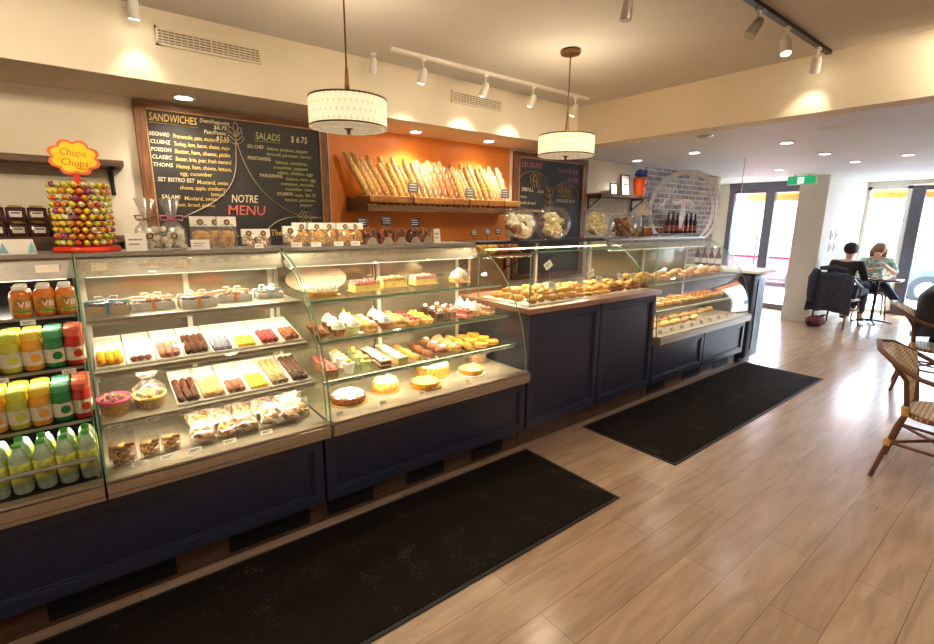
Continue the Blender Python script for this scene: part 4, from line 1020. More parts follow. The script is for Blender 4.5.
row = [('slice', [m_tan, m_pink, m_pink], 'cake_slice', 'pink and tan slice'), ('vase', [m_white, m_cream_, m_custard], 'dessert_cup', 'white dessert cup'), ('vase', [m_acryl, m_green, m_custard], 'dessert_cup', 'green and yellow dessert cup'),
       ('slice', [m_brownc, m_icing, m_icing], 'cake_slice', 'white topped brown slice'), ('slice', [m_custard, m_icing, m_icing], 'cake_slice', 'white iced layered slice'),
       ('eclair', [m_gold, m_tan], 'eclair', 'golden eclair'), ('eclair', [m_brownc, m_milk], 'eclair', 'brown glazed eclair'), ('bun', [m_milk, m_cream_], 'cream_bun', 'nutty brown bun'),
       ('bun', [m_tan, m_pink], 'cream_bun', 'pinkish crumb bun'), ('eclair', [m_orangep, m_gold], 'eclair', 'orange golden eclair'), ('danish', [m_gold, m_orangep], 'danish', 'apricot danish'), ('danish', [m_orangep, m_gold], 'danish', 'amber danish')]
for j, (y, nm) in enumerate(((2.385, 'front row'), (2.50, 'second row'), (2.615, 'third row'))):
    for i, (k, ms, name, desc) in enumerate(row):
        x = .945+i*.105+j*.012
        item(k, ms, x, y+rd.uniform(-.008, .008), .776, '%s in the %s of the lower cake shelf, %s along' % (desc, nm, ORD[i]), 'pastry', GL, rd.uniform(-.25, .25), 1.08, name=name)
for i in range(9): price_tag(.92+i*.15, 2.292, .752, .05, 'white price card on the lower shelf edge of the cake case, %s' % ordw(i, 9), 'price cards on the lower cake shelf', h=.018, tilt=.2)

# ================================================================== CROISSANT DISPLAY
tw = T('serving_tray', 'wide pale tray under the golden pastries in the square glass box', 'tray', (3.05, 2.5, 1.031))
MB().rbox(2.335, 2.28, 1.031, 3.84, 2.78, 1.037, .01).build('base', m_white, tw)
GC = 'golden pastries heaped in the square glass box'
kinds = [('croissant', [m_gold], 'croissant', 'golden croissant'), ('croissant', [m_bread], 'croissant', 'pale golden croissant'), ('danish', [m_gold, m_orangep], 'danish', 'apricot danish'), ('twist', [m_gold], 'pastry_twist', 'twisted golden pastry'), ('roll', [m_brownc, m_choc], 'chocolate_roll', 'chocolate topped roll')]
for i in range(14):
    for j in range(4):
        k = kinds[(0, 1, 0, 1)[j] if i < 5 else ((2, 3, 0, 3)[j] if i < 9 else (4, 0, 2, 4)[j])]
        x = 2.40+i*.108+rd.uniform(-.01, .01); y = 2.335+j*.115+rd.uniform(-.01, .01)
        item(k[0], k[1], x, y, 1.038, '%s on the tray, %s from the left, %s row behind the glass' % (k[3], ORD[i], ORD[j]), 'pastry', GC, rd.uniform(-.7, .7), .92, name=k[2])
for i in range(13):
    for j in range(3):
        k = kinds[(0, 1, 0)[j] if i < 5 else ((3, 0, 3)[j] if i < 9 else (0, 4, 2)[j])]
        x = 2.45+i*.108+rd.uniform(-.02, .02); y = 2.385+j*.12+rd.uniform(-.02, .02)
        item(k[0], k[1], x, y, 1.072, '%s lying on top of the heap, %s from the left, %s row back' % (k[3], ORD[i], ORD[j]), 'pastry', GC, rd.uniform(-1.5, 1.5), .86, name=k[2], tilt=(rd.uniform(-.25, .25), rd.uniform(-.2, .2), rd.uniform(-1.5, 1.5)))
for i, (x, y, z, a) in enumerate(((2.62, 2.33, 1.12, .3), (2.80, 2.52, 1.25, -.5), (2.98, 2.36, 1.13, .2), (3.18, 2.33, 1.13, .1), (3.30, 2.5, 1.15, -.2), (3.48, 2.34, 1.13, .25), (3.70, 2.36, 1.12, -.1))):
    t = T('price_card', 'tilted white price card on a pin in the croissants, %s' % ordw(i, 7), 'price card', (x, y, 1.08), group='price cards among the croissants')
    MB().cyl((0, 0, 0), (0, 0, z-1.08), .0015, n=6).build('pin', m_steel, t, world=False)
    Tm = Matrix.Translation((0, 0, z-1.08)) @ Matrix.Rotation(a, 4, 'Y') @ Matrix.Rotation(-.25, 4, 'X')
    MB().box(-.04, -.001, 0, .04, .001, .052, 0, Tm).build('card', m_card, t, world=False)
    MB().box(-.028, -.0018, .032, .024, -.0011, .037, 0, Tm).box(-.028, -.0018, .018, .008, -.0011, .023, 0, Tm).build('print', m_ink, t, world=False)
# racks behind the box: loaves and pastries on wooden shelves at the wall
def wall_rack(x0, x1, y0, y1, z, label, name='wood_shelf'):
    t = T(name, label, 'shelf', ((x0+x1)/2, y1, z))
    MB().box(x0, y0, z-.035, x1, y1, z).build('board', m_shelfw, t)
    for x in (x0+.06, x1-.06):
        b = MB(); b.box(x-.012, y1-.012, z-.20, x+.012, y1-.001, z-.036).box(x-.012, y0+.04, z-.05, x+.012, y1-.012, z-.036).tube([(x, y0+.06, z-.045), (x, y1-.01, z-.18)], .007, 6)
        b.build('bracket', m_dark, t)
    return t
wall_rack(2.80, 3.69, 3.55, 3.948, 1.27, 'wood shelf of loaves and pastries low on the wall behind the croissants')
GP = 'loaves and pastries on the low wall shelf'
for i in range(8):
    k = kinds[0] if i < 4 else kinds[2]
    mm = [mat('yellow_brioche', rgb(236, 180, 60), .45, vary=.2, scale=40, bump=.3)] if i < 4 else [m_brownc, m_choc]
    for lv in (0, 1):
        if lv and i in (0, 7): continue
        item('bun' if i >= 4 else 'croissant', mm, 2.88+i*.102+lv*.03, 3.70-lv*.01, 1.271+lv*.045, '%s on the low wall shelf, %s from the left%s' % ('yellow brioche croissant' if i < 4 else 'dark brown bun', ORD[i], ', on the upper layer' if lv else ''), 'bread', GP, rd.uniform(-.6, .6), 1.2, name='brioche' if i < 4 else 'dark_bun')
# chalk price signs on stalks
def chalk_sign(x, y, z, zt, label, group, s=1., parent_z=None):
    t = T('chalk_price_sign', label, 'price sign', (x, y, z), rd.uniform(-.1, .1), group)
    MB().cyl((0, 0, .004), (0, 0, zt-z), .0025, n=6).lathe([(0, 0), (.016, 0), (.014, .005), (0, .006)], 12).build('stalk', m_dark, t, world=False)
    MB().rbox(-.04*s, -.003, 0, .04*s, .003, .06*s, .002, T=Matrix.Translation((0, 0, zt-z))).build('slate', mat('slate_blue_board', rgb(58, 64, 76), .6, vary=.1), t, world=False)
    b = MB()
    for q in (.045, .03, .015): b.box(-.028*s, -.0042, q*s, (.02+.006*math.sin(q*900))*s, -.0032, (q+.005)*s, T=Matrix.Translation((0, 0, zt-z)))
    b.build('chalk_lettering', mat('chalk_white', rgb(226, 224, 214), .9), t, world=False)
GS = 'small slate price signs on stalks behind the counter'
for i, (x, y, zt) in enumerate(((2.93, 3.62, 1.46), (3.10, 3.62, 1.47), (3.24, 3.62, 1.475))):
    chalk_sign(x, y, 1.271, zt, 'slate price sign standing in the low wall shelf, %s of three' % ('leftmost', 'middle', 'rightmost')[i], GS)

# ================================================================== FAR CASE
GF = 'sandwiches and tarts in the far curved case'
for i in range(9):
    b = MB()
    x = 4.0+i*.195
    k = i % 3
    if i < 6:
        item('eclair', [m_bread, (m_green, m_pink, m_custard)[k]], x, 2.42, .597, 'filled sandwich roll in the front row of the far case, %s along' % ORD[i], 'sandwich', GF, PI/2+rd.uniform(-.2, .2), 1.5, name='sandwich_roll')
    item('eclair', [m_bread, (m_red, m_green, m_tan)[k]], x+.03, 2.56, .597, 'filled sandwich roll in the back row of the far case, %s along' % ORD[i], 'sandwich', GF, PI/2+rd.uniform(-.2, .2), 1.5, name='sandwich_roll')
for z, nm in ((.801, 'lower shelf'), (1.051, 'upper shelf')):
    for i in range(11):
        x = 4.0+i*.16
        kk = ('tart', [m_gold, m_custard, m_orangep], 'custard_tart', 'custard tart') if i % 2 else ('danish', [m_gold, m_cream_], 'danish', 'white iced danish')
        if z > 1: kk = ('danish', [m_gold, m_cream_], 'danish', 'pale iced danish') if i % 2 else ('croissant', [m_bread], 'croissant', 'pale croissant')
        if z < 1 and i > 6: kk = ('tart', [m_gold, m_orangep, m_red], 'fruit_tart', 'orange and red fruit tart')
        for j in range(2):
            item(kk[0], kk[1], x, 2.47+j*.13+(0 if z < 1 else .06), z, '%s, %s of the far case, %s along the %s row' % (kk[3], nm, ORD[i], ('front', 'back')[j]), 'pastry', GF, rd.uniform(-.5, .5), 1.35, name=kk[2])
for i in range(9): price_tag(4.02+i*.19, 2.238, .607, .06, 'white price card standing along the far case sill, %s' % ordw(i, 9), 'price cards along the far case sill', h=.035, tilt=.35)
# ================================================================== DRINKS FRIDGE
m_cap = mat('white_bottle_cap', rgb(240, 238, 230), .4)
def b_carton_bottle():   # small vegetable juice bottle with printed wrap
    t = E0('juice_bottle')
    MB().lathe([(0, 0), (.026, 0), (.029, .006), (.029, .075), (.024, .088), (.017, .094), (.017, .097), (0, .097)], 20).build('bottle', mat('orange_juice', rgb(228, 120, 40), .25, vary=.2, scale=30), t, world=False)
    MB().lathe([(.0297, .012), (.0297, .072)], 20).build('label_wrap', mat('orange_green_label', rgb(240, 150, 60), .4, vary=.35, scale=24), t, world=False)
    MB().lathe([(.018, .095), (.0185, .106), (.016, .108), (0, .108)], 16).build('cap', m_cap, t, world=False)
    b = MB(); put_text(b, 'V8', (-.017, -.0302, .034), (1, 0, 0), (0, 0, 1), .022, .034); b.build('letters', mat('white_print', rgb(250, 248, 240), .5), t, world=False)
    MB().box(-.02, -.0301, .016, .02, -.0299, .026).build('green_band', mat('leaf_green', rgb(90, 150, 60), .5), t, world=False)
    return t
for r_, y in ((0, 2.54), (1, 2.62)):
    for i, x in enumerate((-.235, -.165, -.098)):
        place('v8', b_carton_bottle, (x, y, 1.216), .35, 'orange juice bottle with white cap, %s of the %s row, top fridge shelf' % (('leftmost', 'middle', 'rightmost')[i], ('front', 'back')[r_]), 'bottle', 'orange juice bottles on the top fridge shelf', 1.12)
def b_smoothie(cap, liq):
    def f():
        t = E0('fruit_drink_bottle')
        MB().lathe([(0, 0), (.028, 0), (.031, .006), (.031, .050), (.029, .056), (.031, .062), (.031, .098), (.026, .112), (.026, .118), (0, .118)], 20).build('bottle', liq, t, world=False)
        MB().lathe([(.0315, .058), (.0318, .062), (.0318, .098), (.0315, .1)], 20).build('clear_shoulder', m_acryl, t, world=False)
        MB().lathe([(.029, .117), (.030, .120), (.030, .140), (.027, .143), (0, .143)], 24, flute=12, fl=.02).build('cap', cap, t, world=False)
        MB().lathe([(.0313, .020), (.0316, .022), (.0316, .072), (.0313, .074)], 20).build('label_wrap', mat('pale_label', rgb(226, 216, 186), .5, vary=.1), t, world=False)
        b = MB(); b.lathe([(0, 0), (.016, 0), (.016, .001), (0, .001)], 18, T=Matrix.Translation((0, -.0318, .048)) @ Matrix.Rotation(PI/2, 4, 'X')); b.build('fruit_picture', liq, t, world=False)
        return t
    return f
COL = {'yellow': (mat('yellow_cap', rgb(244, 220, 60), .4), mat('yellow_juice', rgb(226, 190, 50), .25)), 'orange': (mat('amber_cap', rgb(246, 204, 70), .4), mat('amber_juice', rgb(236, 160, 50), .25)),
       'green': (mat('green_cap', rgb(90, 170, 120), .4), mat('green_juice', rgb(40, 128, 70), .25)), 'red': (mat('red_cap', rgb(236, 110, 80), .4), mat('red_juice', rgb(206, 50, 36), .25)), 'lime': (mat('lime_cap', rgb(210, 220, 70), .4), mat('lime_juice', rgb(190, 190, 60), .25))}
for (y0, z, seq, nm) in ((2.49, 1.011, ('yellow', 'lime', 'orange', 'green', 'red'), 'second'), (2.43, .801, ('yellow', 'orange', 'lime', 'orange', 'green', 'red'), 'third')):
    for r_ in range(3):
        for i, c in enumerate(seq):
            x = -.092-(len(seq)-1-i)*.0655
            place('sm'+c, b_smoothie(*COL[c]), (x, y0+r_*.07, z), .3, '%s drink bottle with %s cap on the %s fridge shelf, %s, %s row' % (c, c, nm, ordw(i, len(seq)), ('front', 'second', 'third')[r_]), 'bottle', 'coloured fruit drink bottles in the fridge', 1.02)
def b_water():
    t = E0('sparkling_water_bottle')
    MB().lathe([(0, 0), (.027, 0), (.031, .010), (.0315, .05), (.0305, .12), (.024, .145), (.013, .165), (.012, .180), (0, .180)], 20).build('bottle', mat('pale_green_plastic', rgb(206, 232, 196), .12, vary=.15, scale=30, trans=.35), t, world=False)
    MB().lathe([(.0316, .045), (.0322, .05), (.0315, .115), (.0308, .118)], 20).build('label_wrap', mat('lime_label', rgb(206, 226, 90), .4, vary=.3, scale=30), t, world=False)
    MB().lathe([(.0135, .175), (.0138, .188), (0, .190)], 14).build('cap', mat('leaf_green_cap', rgb(80, 170, 70), .4), t, world=False)
    b = MB(); b.lathe([(0, 0), (.014, 0), (.014, .001), (0, .001)], 18, sx=1.3, sy=.8, T=Matrix.Translation((0, -.0325, .078)) @ Matrix.Rotation(PI/2, 4, 'X')); b.build('oval_badge', mat('grey_violet_badge', rgb(108, 104, 140), .5), t, world=False)
    return t
for r_ in range(3):
    for i in range(5):
        x = -.098-(4-i)*.066
        place('wat', b_water, (x, 2.29+r_*.075, .597), .3, 'green labelled sparkling water bottle on the fridge floor, %s in the %s row' % (ordw(i, 5), ('front', 'second', 'third')[r_]), 'bottle', 'sparkling water bottles on the fridge floor', 1.0)
for i in range(4):
    price_tag(-.12-i*.1, 2.492 if i % 2 else 2.43, 1.188 if i % 2 else .985, .045, 'small price card clipped to a fridge shelf edge, %s' % ordw(i, 4), 'price cards in the fridge', h=.02, tilt=.1)
tag(MB().box(-.19, 2.755, 1.36, -.11, 2.76, 1.40).build('price_card', m_card), 'white card under the top rim of the drinks fridge', 'price card')

# ================================================================== ON TOP OF THE CASES
ZT = 1.446
# candy display
t = T('candy_display', 'round tower of lollipops with yellow flower shaped sign', 'candy display', (0.0, 2.90, ZT))
m_rp = mat('red_plastic', rgb(226, 60, 30), .3)
MB().lathe([(0, 0), (.128, 0), (.132, .008), (.125, .022), (.06, .03), (.055, .034), (.03, .036), (.03, .315), (.012, .32), (.012, .35), (0, .35)], 32).build('red_stand', m_rp, t, world=False)
for k in range(10):
    z = .046+k*.0285
    MB().lathe([(.03, z-.006), (.062, z-.004), (.062, z-.001), (.03, z-.001)], 24).build('tier', mat('tier_yellow', rgb(240, 190, 60), .4), t, world=False)
def cloud(n, r, amp, ry=.82):
    return [((r+amp*abs(math.sin(n/2*a)))*math.cos(a), (r+amp*abs(math.sin(n/2*a)))*math.sin(a)*ry) for a in [2*PI*i/96 for i in range(96)]]
Rm = Matrix.Translation((0, 0, .422)) @ Matrix.Rotation(.0, 4, 'Z')
MB().prism(cloud(8, .081, .017), 'Y', -.006, .006, T=Rm).build('sign_border', mat('orange_red_border', rgb(240, 110, 60), .4), t, world=False)
MB().prism(cloud(8, .069, .015), 'Y', -.008, -.0062, T=Rm).build('sign_face', mat('sign_yellow', rgb(252, 214, 30), .4), t, world=False)
b = MB()
put_text(b, 'Chupa', (-.052, -.0088, .422+.010), (1, .0, -.06), (.0, 0, 1), .029, .096, shear=.15)
put_text(b, 'Chups', (-.052, -.0088, .422-.034), (1, .0, -.06), (.0, 0, 1), .029, .098, shear=.15)
b.tube([(0, -.009, .422-.044), (.02, -.009, .422-.050), (.055, -.009, .422-.046)], .002, 6)
b.build('sign_lettering', mat('sign_orange_text', rgb(226, 96, 20), .5), t, world=False)
LC = [mat('lollipop_wrap_%s' % n, c, .25, vary=.3, scale=60) for n, c in (('yellow', rgb(240, 206, 60)), ('orange', rgb(240, 150, 60)), ('red', rgb(222, 84, 60)), ('lime', rgb(196, 200, 70)), ('plum', rgb(150, 80, 120)), ('cream', rgb(240, 214, 150)))]
def b_lolly(m):
    def f():
        mb = MB(); mb.tube([(0, -.055, 0), (0, -.02, 0)], .0018, 6, 1); mb.ball((0, 0, 0), (.0125, .0135, .0125), 10, 8, 0, .03); mb.tube([(0, -.013, 0), (0, -.022, 0)], [.006, .009], 6, 0)
        # the stick points to the tower
        return mb.build('lollipop', [m, m_white])
    return f
for k in range(10):
    z = ZT+.043+k*.0285; R_ = .104
    for i in range(20):
        a = 2*PI*i/20+(k % 2)*PI/20; ci = rd.choice([0, 0, 1, 1, 0, 2, 3, 5, 5, 1, 0, 1, 4])
        nm = ('yellow', 'orange', 'red', 'lime', 'plum', 'cream')[ci]
        place('lolly%d' % ci, b_lolly(LC[ci]), (math.cos(a)*R_, 2.90+math.sin(a)*R_, z), a-PI/2, '%s wrapped lollipop in the round lollipop tower' % nm, 'lollipop', '%s lollipops in the tower' % nm)
# left price card holder, face card
t = T('card_box', 'white and pale blue card box beside the lollipop tower base', 'box', (-.235, 2.80, ZT))
MB().prism([(-.06, 0), (.06, 0), (.05, .062), (-.05, .062)], 'Y', -.02, .02).build('box', m_white, t, world=False)
MB().prism([(-.058, .006), (-.03, .006), (-.045, .052)], 'Y', -.0212, -.0202).prism([(.058, .006), (.03, .006), (.045, .052)], 'Y', -.0212, -.0202).build('pale_blue_corners', mat('pale_blue_print', rgb(130, 180, 200), .5), t, world=False)
t = T('orange_packet', 'orange and yellow paper packet at the far left on the fridge top', 'packet', (-.345, 2.83, ZT), .2)
MB().rbox(-.05, -.02, 0, .05, .02, .13, .012).build('packet', mat('orange_packet_paper', rgb(236, 166, 110), .5, vary=.15), t, world=False)
MB().box(-.036, -.0215, .03, .036, -.0203, .075).build('yellow_panel', m_custard, t, world=False)
# bags
def card(x, y, w, h, label, name='price_card', rz=0):
    t = T(name, label, 'price card', (x, y, ZT), rz, 'white cards standing on top of the cases')
    b = MB(); b.box(-w/2, -.001, 0, w/2, .001, h, T=Matrix.Rotation(-.15, 4, 'X')); b.box(-w/2, 0, 0, w/2, .03, .002)
    b.build('card', m_card, t, world=False)
    b = MB(); b.box(-w*.35, -.0018, h*.6, w*.3, -.0011, h*.68, T=Matrix.Rotation(-.15, 4, 'X')).box(-w*.35, -.0018, h*.35, w*.15, -.0011, h*.42, T=Matrix.Rotation(-.15, 4, 'X'))
    b.build('print', mat('grey_print', rgb(150, 140, 128), .6), t, world=False)
m_meringue = mat('pale_meringue', rgb(250, 234, 204), .6, vary=.12, scale=40, bump=.3)
GT2 = 'filled cellophane bags on top of the cases'
BT = dict(w=.125, h=.25, d=.08, filling=[m_meringue], n=26, top='tied', r=.017)
bag('T1', .245, 2.86, ZT, 'tied cellophane bag with brown bow, behind the leftmost white card', GT2, sticker=True, seed=21, **BT)
bag('T2', .345, 2.84, ZT, 'tied cellophane bag with pink ribbon left of the long biscuits', GT2, sticker=True, seed=22, **BT)
card(.185, 2.80, .085, .085, 'large white card at the left of the tied cellophane bags')
BS = dict(w=.10, h=.165, d=.05, filling=[m_gold, m_bread], n=9, top='flat', r=.020, shape='stick', header=.05, sticker=True)
for i, x in enumerate((.475, .545, .60)):
    bag('T3', x, 2.86+.01*(i % 2), ZT, 'bag of long golden biscuits, %s of three below the word MENU' % ('leftmost', 'middle', 'rightmost')[i], GT2, rz=.1*(i-1), seed=31, **BS)
card(.455, 2.79, .085, .050, 'white card in front of the long golden biscuits')
BN = dict(w=.078, h=.10, d=.045, filling=[m_gold, m_cream_], n=18, top='flat', r=.012, header=.04, sticker=True)
for i, x in enumerate((.70, .775)):
    bag('T4', x, 2.83, ZT, 'short biscuit bag with round dark sticker, %s of the pair' % ('left', 'right')[i], GT2, seed=33, **BN)
card(.74, 2.785, .045, .024, 'tiny white card in front of the pair of short bags')
BG = dict(w=.115, h=.135, d=.06, filling=[m_orangep, m_gold], n=44, top='flat', r=.015, header=.038, sticker=True)
for i, (x, y) in enumerate(((.935, 2.86), (1.01, 2.88), (1.09, 2.85), (1.18, 2.88), (1.27, 2.85), (1.35, 2.88))):
    bag('T5' if i else 'T4', x, y, ZT, 'bag of golden puffs with white header, %s on the cake case' % ordw(i, 6), GT2, seed=35, **(BG if i else BN)) if i else bag('T4', x, y, ZT, 'short bag with white header at the start of the golden puff row', GT2, seed=33, s=1.15, **BN)
for i, x in enumerate((.945, 1.06, 1.20, 1.31)): card(x, 2.785, .06, .026, 'small white card before the golden puff bags, %s' % ordw(i, 4))
# open topped clear boxes with brown biscuits
for i, x in enumerate((1.44, 1.555, 1.655, 1.765, 1.87)):
    t = T('clear_biscuit_box', 'clear box of brown biscuits with grey card, %s of the row' % ordw(i, 5), 'biscuit box', (x, 2.86, ZT), 0, 'clear boxes of brown biscuits on the cake case')
    MB().rbox(-.048, -.045, .001, .048, .045, .10, .006).build('box', m_acryl, t, world=False)
    c = MB(); r_ = random.Random(i)
    for q in range(34): c.ball((r_.uniform(-.034, .034), r_.uniform(-.03, .03), .014+.0024*q), r_.uniform(.010, .016), 8, 6, q % 2, .15, seed=q)
    c.build('biscuits', [(m_milk, m_brownc, m_brownc, mat('plum_biscuit', rgb(120, 74, 62), .6, vary=.2), m_tan)[i], m_brownc], t, world=False)['kind'] = 'stuff'
    MB().prism([(-.045, .002), (.045, .002), (.02, .042), (0, .048), (-.02, .042)], 'Y', -.0475, -.0462).build('grey_card', mat('taupe_card', rgb(176, 160, 140), .7), t, world=False)
    if i in (1, 2): MB().box(-.05, -.047, .0, -.044, -.045, .098).build('pink_edge', m_pinkr, t, world=False)
card(1.965, 2.84, .055, .10, 'tall white card at the right end of the brown biscuit boxes')
for i, (x, zt) in enumerate(((1.44, 1.555), (1.62, 1.565), (1.845, 1.555))):
    chalk_sign(x, 2.95, ZT, zt, 'slate price sign behind the brown biscuit boxes, %s of three' % ('leftmost', 'middle', 'rightmost')[i], GS)
# ---- globe jars
def jar(x, y, r, label, fill, seed, shape='ball', s=.030):
    t = T('globe_jar', label, 'jar', (x, y, 1.446), group='globe jars of pastries on the steel shelf')
    pr2 = [(r*.45, .001), (r*.52, .004)]
    for i in range(15): a = -1.05+1.95*i/14; pr2.append((r*math.cos(a), r*.87+r*math.sin(a)*.95))
    MB().lathe(pr2 + [(p[0]-.003, p[1]) for p in pr2[::-1]], 36).build('glass_globe', m_acryl, t, world=False)
    zt = pr2[-1][1]; rr = pr2[-1][0]
    l = MB().lathe([(rr+.008, zt), (rr+.010, zt+.008), (rr*.9, zt+.018), (rr*.4, zt+.030), (.010, zt+.034), (.008, zt+.042), (.018, zt+.052), (.016, zt+.066), (0, zt+.070)], 30).build('glass_lid', m_acryl, t, world=False)
    MB().tube([(math.cos(a)*rr, math.sin(a)*rr, zt) for a in [i*PI/16 for i in range(32)]], .005, 6, closed=True).build('neck_ring', m_glass_edge if False else m_acryl, t, world=False)
    c = MB(); q_ = random.Random(seed); n = 46
    for i in range(n):
        z = .035+(r*1.05)*(i/n); m = max(.02, math.sqrt(max(0, (r*.80)**2-(z-r*.85)**2))-s*.4); a = q_.uniform(0, 6.28); d = m*math.sqrt(q_.random())
        if shape == 'ball': c.ball((d*math.cos(a), d*math.sin(a), z), s*q_.uniform(.7, 1), 9, 7, i % len(fill), .12, seed=i)
        else:
            Tm = Matrix.Translation((d*.6*math.cos(a), d*.6*math.sin(a), z)) @ Matrix.Rotation(q_.uniform(0, 6), 4, 'Z') @ Matrix.Rotation(q_.uniform(-.5, .5), 4, 'X')
            mb = MB(); croissant(mb, .72, i % len(fill)); c.add(mb.v, mb.f, i % len(fill), True, Tm)
    c.build('sweets', fill, t, world=False)['kind'] = 'stuff'
jar(2.80, 2.88, .150, 'globe jar of white meringues and brown cakes, leftmost on the steel shelf', [m_meringue, m_meringue, m_brownc], 1, s=.045)
jar(3.21, 2.88, .160, 'globe jar of pale sugared pastries in front of the small chalkboard', [mat('sugared_pastry', rgb(250, 228, 180), .6, vary=.12, scale=40, bump=.3)], 2, 'cr')
jar(3.86, 2.90, .165, 'globe jar of pale pastries below the hanging shelf, third along', [MATS['sugared_pastry']], 3, 'cr')
jar(4.27, 2.90, .140, 'globe jar of round brown rolls, rightmost on the steel shelf', [mat('roll_beige', rgb(206, 172, 130), .6, vary=.2, scale=40, bump=.3), m_brownc], 4, s=.034)
# bits right of the jars
t = T('lemon_jar', 'small glass jar with yellow lemons right of the globe jars', 'jar', (4.52, 2.90, 1.446))
MB().lathe([(.05, .001), (.052, .004), (.052, .16), (.045, .18), (.042, .18)], 24).build('glass', m_acryl, t, world=False)
c = MB()
for i, (x, y, z) in enumerate(((0, 0, .03), (.015, .01, .075), (-.01, 0, .12))): c.ball((x, y, z), (.028, .028, .024), 10, 8, 0)
c.build('lemons', m_yellow, t, world=False)
# wall bottles on a small wooden crate shelf in front of the brick
wall_rack(6.0, 7.7, 3.62, 3.918, 1.45, 'wood shelf of dark bottles on the brick wall behind the glass partition')
def b_bottle():
    t = E0('dark_bottle')
    MB().lathe([(0, 0), (.034, 0), (.037, .008), (.037, .15), (.030, .18), (.014, .21), (.013, .27), (.016, .272), (.016, .285), (0, .285)], 18).build('glass_body', mat('dark_amber_glass', rgb(70, 30, 24), .12, vary=.1), t, world=False)
    MB().lathe([(.0375, .03), (.038, .032), (.038, .11), (.0375, .112)], 18).build('paper_label', mat('orange_red_label', rgb(206, 96, 60), .5, vary=.25, scale=14), t, world=False)
    return t
for i in range(7):
    place('dbot', b_bottle, (6.62+i*.13, 3.74, 1.451), 0, 'dark amber bottle before the brick wall under the white letter, %s' % ordw(i, 7), 'bottle', 'dark bottles in front of the brick wall', (1, 1, 1.05) if i % 2 else 1)
for i in range(5):
    t = T('preserve_jar', 'small preserve jar left of the dark bottles on the brick wall shelf, %s' % ordw(i, 5), 'jar', (6.05+i*.1, 3.74, 1.451), group='preserve jars on the brick wall shelf')
    MB().lathe([(0, 0), (.036, 0), (.038, .01), (.038, .07), (.03, .08), (0, .08)], 16).build('jar_body', m_brownc, t, world=False)
    MB().lathe([(.033, .08), (.034, .098), (0, .1)], 16).build('lid', m_white, t, world=False)

# ================================================================== WALL: baguettes
t = T('baguette_shelf', 'long dark wooden shelf on the orange wall full of baguettes', 'shelf', (2.65, YW, 1.74))
MB().box(1.80, 3.56, 1.695, 3.53, YW-.001, 1.712).build('board', m_shelfw, t)
MB().box(1.80, 3.545, 1.675, 3.53, 3.56, 1.722).build('front_lip', m_shelfw, t)
MB().prism([(3.545, 1.675), (3.545, 1.725), (YW-.001, 1.80), (YW-.001, 1.675)], 'X', 1.785, 1.80).build('side_board', m_kick, t)
MB().prism([(3.545, 1.675), (3.545, 1.725), (YW-.001, 1.80), (YW-.001, 1.675)], 'X', 3.53, 3.545).build('side_board', m_kick, t)
def b_wicker():
    t = E0('bread_basket'); w, d, h = .43, .30, .085
    b = MB()
    for k in range(6):
        z = .008+k*.014; e = .006*math.sin(k*PI)
        pts = []
        for i in range(40):
            s_ = i/40*2*(w+d); 
            if s_ < w: p = (-w/2+s_, -d/2)
            elif s_ < w+d: p = (w/2, -d/2+s_-w)
            elif s_ < 2*w+d: p = (w/2-(s_-w-d), d/2)
            else: p = (-w/2, d/2-(s_-2*w-d))
            q = 1+.012*(1 if (i+k) % 2 else -1); pts.append((p[0]*q, p[1]*q, z))
        b.tube(pts, .0075, 6, closed=True)
    b.box(-w/2, -d/2, 0, w/2, d/2, .006); b.build('woven_side', mat('wicker_tan', rgb(190, 138, 76), .7, vary=.2, scale=50), t, world=False)
    b = MB(); b.tube([(-w/2, -d/2, h+.002), (w/2, -d/2, h+.002), (w/2, d/2, h+.002), (-w/2, d/2, h+.002)], .009, 8, closed=True)
    b.build('rim', mat('wicker_rim', rgb(216, 160, 84), .6), t, world=False)
    return t
for i in range(4):
    place('wick', b_wicker, (2.04+i*.422, 3.74, 1.745), 0, 'wicker basket of baguettes on the orange wall shelf, %s' % ordw(i, 4), 'basket', 'wicker bread baskets on the orange wall', (.95, .95, .58))
def b_baguette(m, r=.029, L=.46, sc=True):
    def f():
        t = E0('baguette'); b = MB(); n = 12
        pts = [(0, .004*math.sin(i*.8), L*i/n) for i in range(n+1)]
        rs = [r*(.35+.65*math.sin(PI*min(1, max(0, (i+.55)/(n+1.1))))**.45) for i in range(n+1)]
        b.tube(pts, rs, 12, 0).build('crust', m, t, world=False)
        s = MB()
        for k in range(5):
            z = L*(.16+.16*k); s.tube([(-r*.45, -r*.86, z-.02), (0, -r*1.0, z), (r*.45, -r*.86, z+.03)], [.002, .006, .002], 6)
        s.build('score_marks', m_meringue, t, world=False)
        return t
    return f
bm = [('golden', m_bread), ('golden', m_bread), ('golden', m_gold), ('dark brown', m_bread2), ('seeded', m_seed)]
plan = [0, 0, 0, 0, 2, 2, 0, 2, 0, 4, 4, 4, 3, 3, 3, 3, 0, 0, 4, 0, 0, 0, 2, 0, 0, 4, 4]
for i, k in enumerate(plan):
    x = 1.90+i*.0595; first = i < 2
    nm, m = bm[k]
    L = 1.0 if first else rd.uniform(.80, .96)
    a = -.40 if first else -.18-.16*rd.random()-.12*max(0, 1-i/9)
    place('bag_'+m.name, b_baguette(m), (x, 3.66+rd.uniform(-.02, .02), 1.735 if first else 1.725), (-.30, a, rd.uniform(-.1, .1)),
          '%s baguette leaning in the baskets on the orange wall, %s' % (nm, ordw(i, len(plan)) if i < 20 or i == len(plan)-1 else '%s from right' % ORD[len(plan)-1-i]), 'baguette', 'baguettes on the orange wall shelf', (1.0, 1.0, L))
